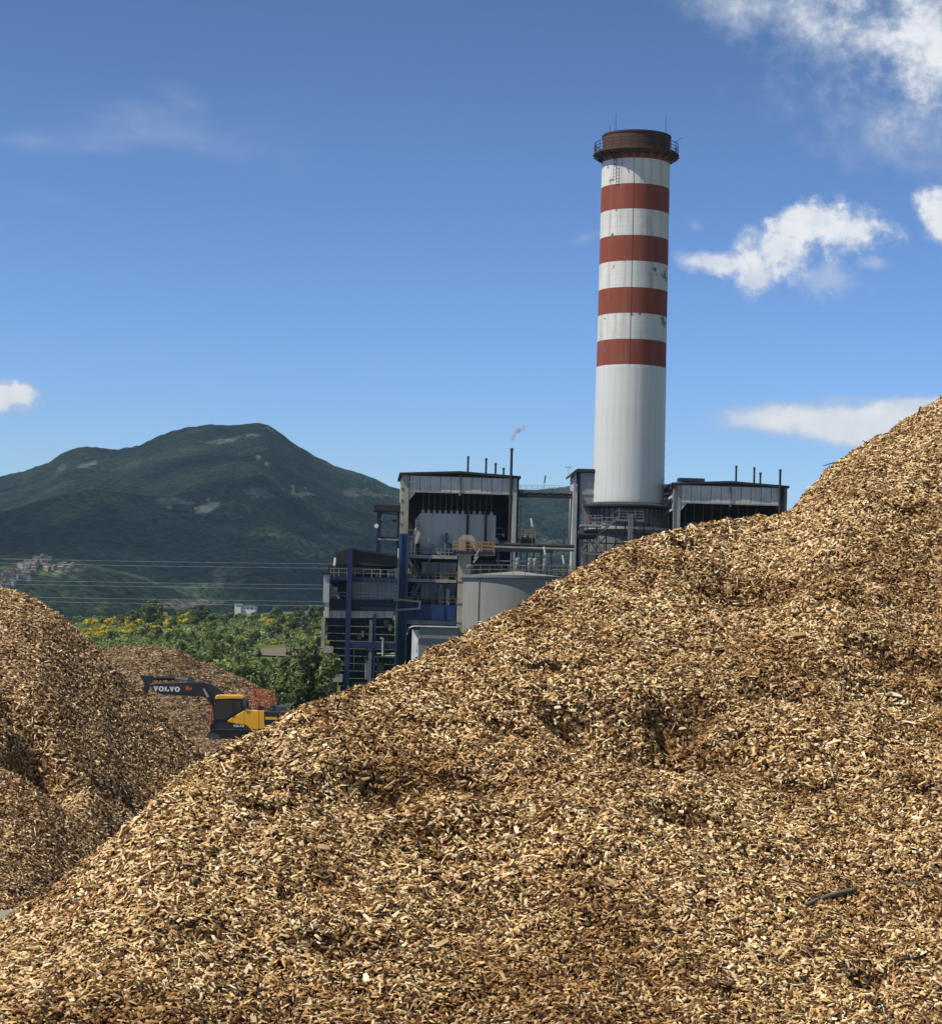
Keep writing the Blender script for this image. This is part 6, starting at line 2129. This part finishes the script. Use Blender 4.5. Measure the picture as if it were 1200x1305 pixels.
def letters(name, x, y, w, h, parent, Yp, mt):
    """bold slab-serif VOLVO from polygons; x,y = left/top pixel, w,h in pixels"""
    lw = w / 5.0

    def quad(m, x0, y0, x1, y1, x2, y2, x3, y3):
        m.pprism([(x0, y0), (x1, y1), (x2, y2), (x3, y3)], Yp - .012, Yp - .002)
    for i, chx in enumerate('VOLVO'):
        m = MB()
        a = x + i * lw + lw * .03
        b = a + lw * .94
        yy = y + .027 * i * lw
        t = (b - a)
        if chx == 'V':
            quad(m, a + t * .08, yy + h * .05, a + t * .40, yy + h * .05, a + t * .64, yy + h, a + t * .42, yy + h)
            quad(m, a + t * .72, yy + h * .05, a + t * .90, yy + h * .05, a + t * .60, yy + h * .98, a + t * .50, yy + h * .75)
            quad(m, a, yy, a + t * .48, yy, a + t * .48, yy + h * .14, a, yy + h * .14)
            quad(m, a + t * .60, yy, a + t, yy, a + t, yy + h * .14, a + t * .60, yy + h * .14)
        elif chx == 'L':
            quad(m, a + t * .14, yy, a + t * .46, yy, a + t * .46, yy + h, a + t * .14, yy + h)
            quad(m, a, yy, a + t * .6, yy, a + t * .6, yy + h * .14, a, yy + h * .14)
            quad(m, a, yy + h * .84, a + t * .95, yy + h * .84, a + t * .95, yy + h, a, yy + h)
            quad(m, a + t * .80, yy + h * .55, a + t * .95, yy + h * .55, a + t * .95, yy + h * .86, a + t * .72, yy + h * .86)
        else:
            n = 20
            for k in range(n):
                a0, a1 = 2 * math.pi * k / n, 2 * math.pi * (k + 1) / n
                cx_, cy_ = a + t * .5, yy + h * .5
                ro, rv2, ri, rw = t * .5, h * .52, t * .2, h * .36
                quad(m, cx_ + ro * math.cos(a0), cy_ + rv2 * math.sin(a0), cx_ + ro * math.cos(a1), cy_ + rv2 * math.sin(a1),
                     cx_ + ri * math.cos(a1), cy_ + rw * math.sin(a1), cx_ + ri * math.cos(a0), cy_ + rw * math.sin(a0))
        recalc(m.build(name, mt, parent))


letters('letter', 195.5, 874.6, 34, 6.2, boom, BY, M['ex_white'])
letters('letter', 297.3, 923.6, 14, 2.7, ex, EY - .03, M['ex_white'])
a, b, c = E(198, 864.2, BY), E(222, 864.6, BY), E(243, 866.6, BY)
part('arm_cylinder', M['ex_black'], boom, lambda m: m.tube([(a[0], BY + .25, a[1]), (b[0], BY + .25, b[1])], .13, 10))
part('arm_cylinder_rod', M['chrome'], boom, lambda m: m.tube([(b[0], BY + .25, b[1]), (c[0], BY + .25, c[1])], .075, 10))
ep('cylinder_mount', M['ex_grey'], boom, [(238, 869), (240.5, 862.2), (245, 862.4), (248, 869)], BY + .1, BY + .4)
part('hose', M['ex_black'], boom, lambda m: m.tube([(E(250, 864, BY)[0], BY + .3, E(250, 864, BY)[1]), (E(258, 867, BY)[0], BY + .3, E(258, 866.3, BY)[1]), (E(270, 872, BY)[0], BY + .3, E(270, 871.2, BY)[1])], .035, 6))
arm = ep('arm', M['ex_black'], ex, [(177.5, 860.3), (194, 860.8), (197.5, 864), (193, 869.5), (190, 876), (184, 893), (178, 907), (174, 905), (180, 885), (184, 871)], BY + .02, BY + .46, .03)
bkt = ep('bucket', M['ex_track'], arm, [(178, 905), (174, 907), (166, 914), (161, 924), (164, 933), (173, 937), (182, 934), (183, 920)], BY - .45, BY + .95, .02)
a, b = E(259.5, 877.5, BY - .2), E(271, 897, BY - .2)
mid = (a[0] * .45 + b[0] * .55, a[1] * .45 + b[1] * .55)
part('boom_cylinder_rod', M['chrome'], ex, lambda m: m.tube([(a[0], BY - .2, a[1]), (mid[0], BY - .2, mid[1])], .07, 10))
part('boom_cylinder', M['ex_black'], ex, lambda m: m.tube([(mid[0], BY - .2, mid[1]), (b[0] + .3, BY - .2, b[1] - .6)], .12, 10))

# ------------------------------------------------------------------ haze
m_, nt = new_mat('haze')
vol = nt.n('ShaderNodeVolumePrincipled', {'Color': (0.48, 0.74, 1.0), 'Density': 4.2e-5, 'Anisotropy': 0.0})
nt.n('ShaderNodeOutputMaterial', {1: vol.outputs[0]})
hz_ = MB().box(-6100, 6100, -1600, 9100, -40, 680).build('haze', m_)
tag(hz_, 'thin pale blue air between the plant and the mountain', 'haze', kind='stuff')
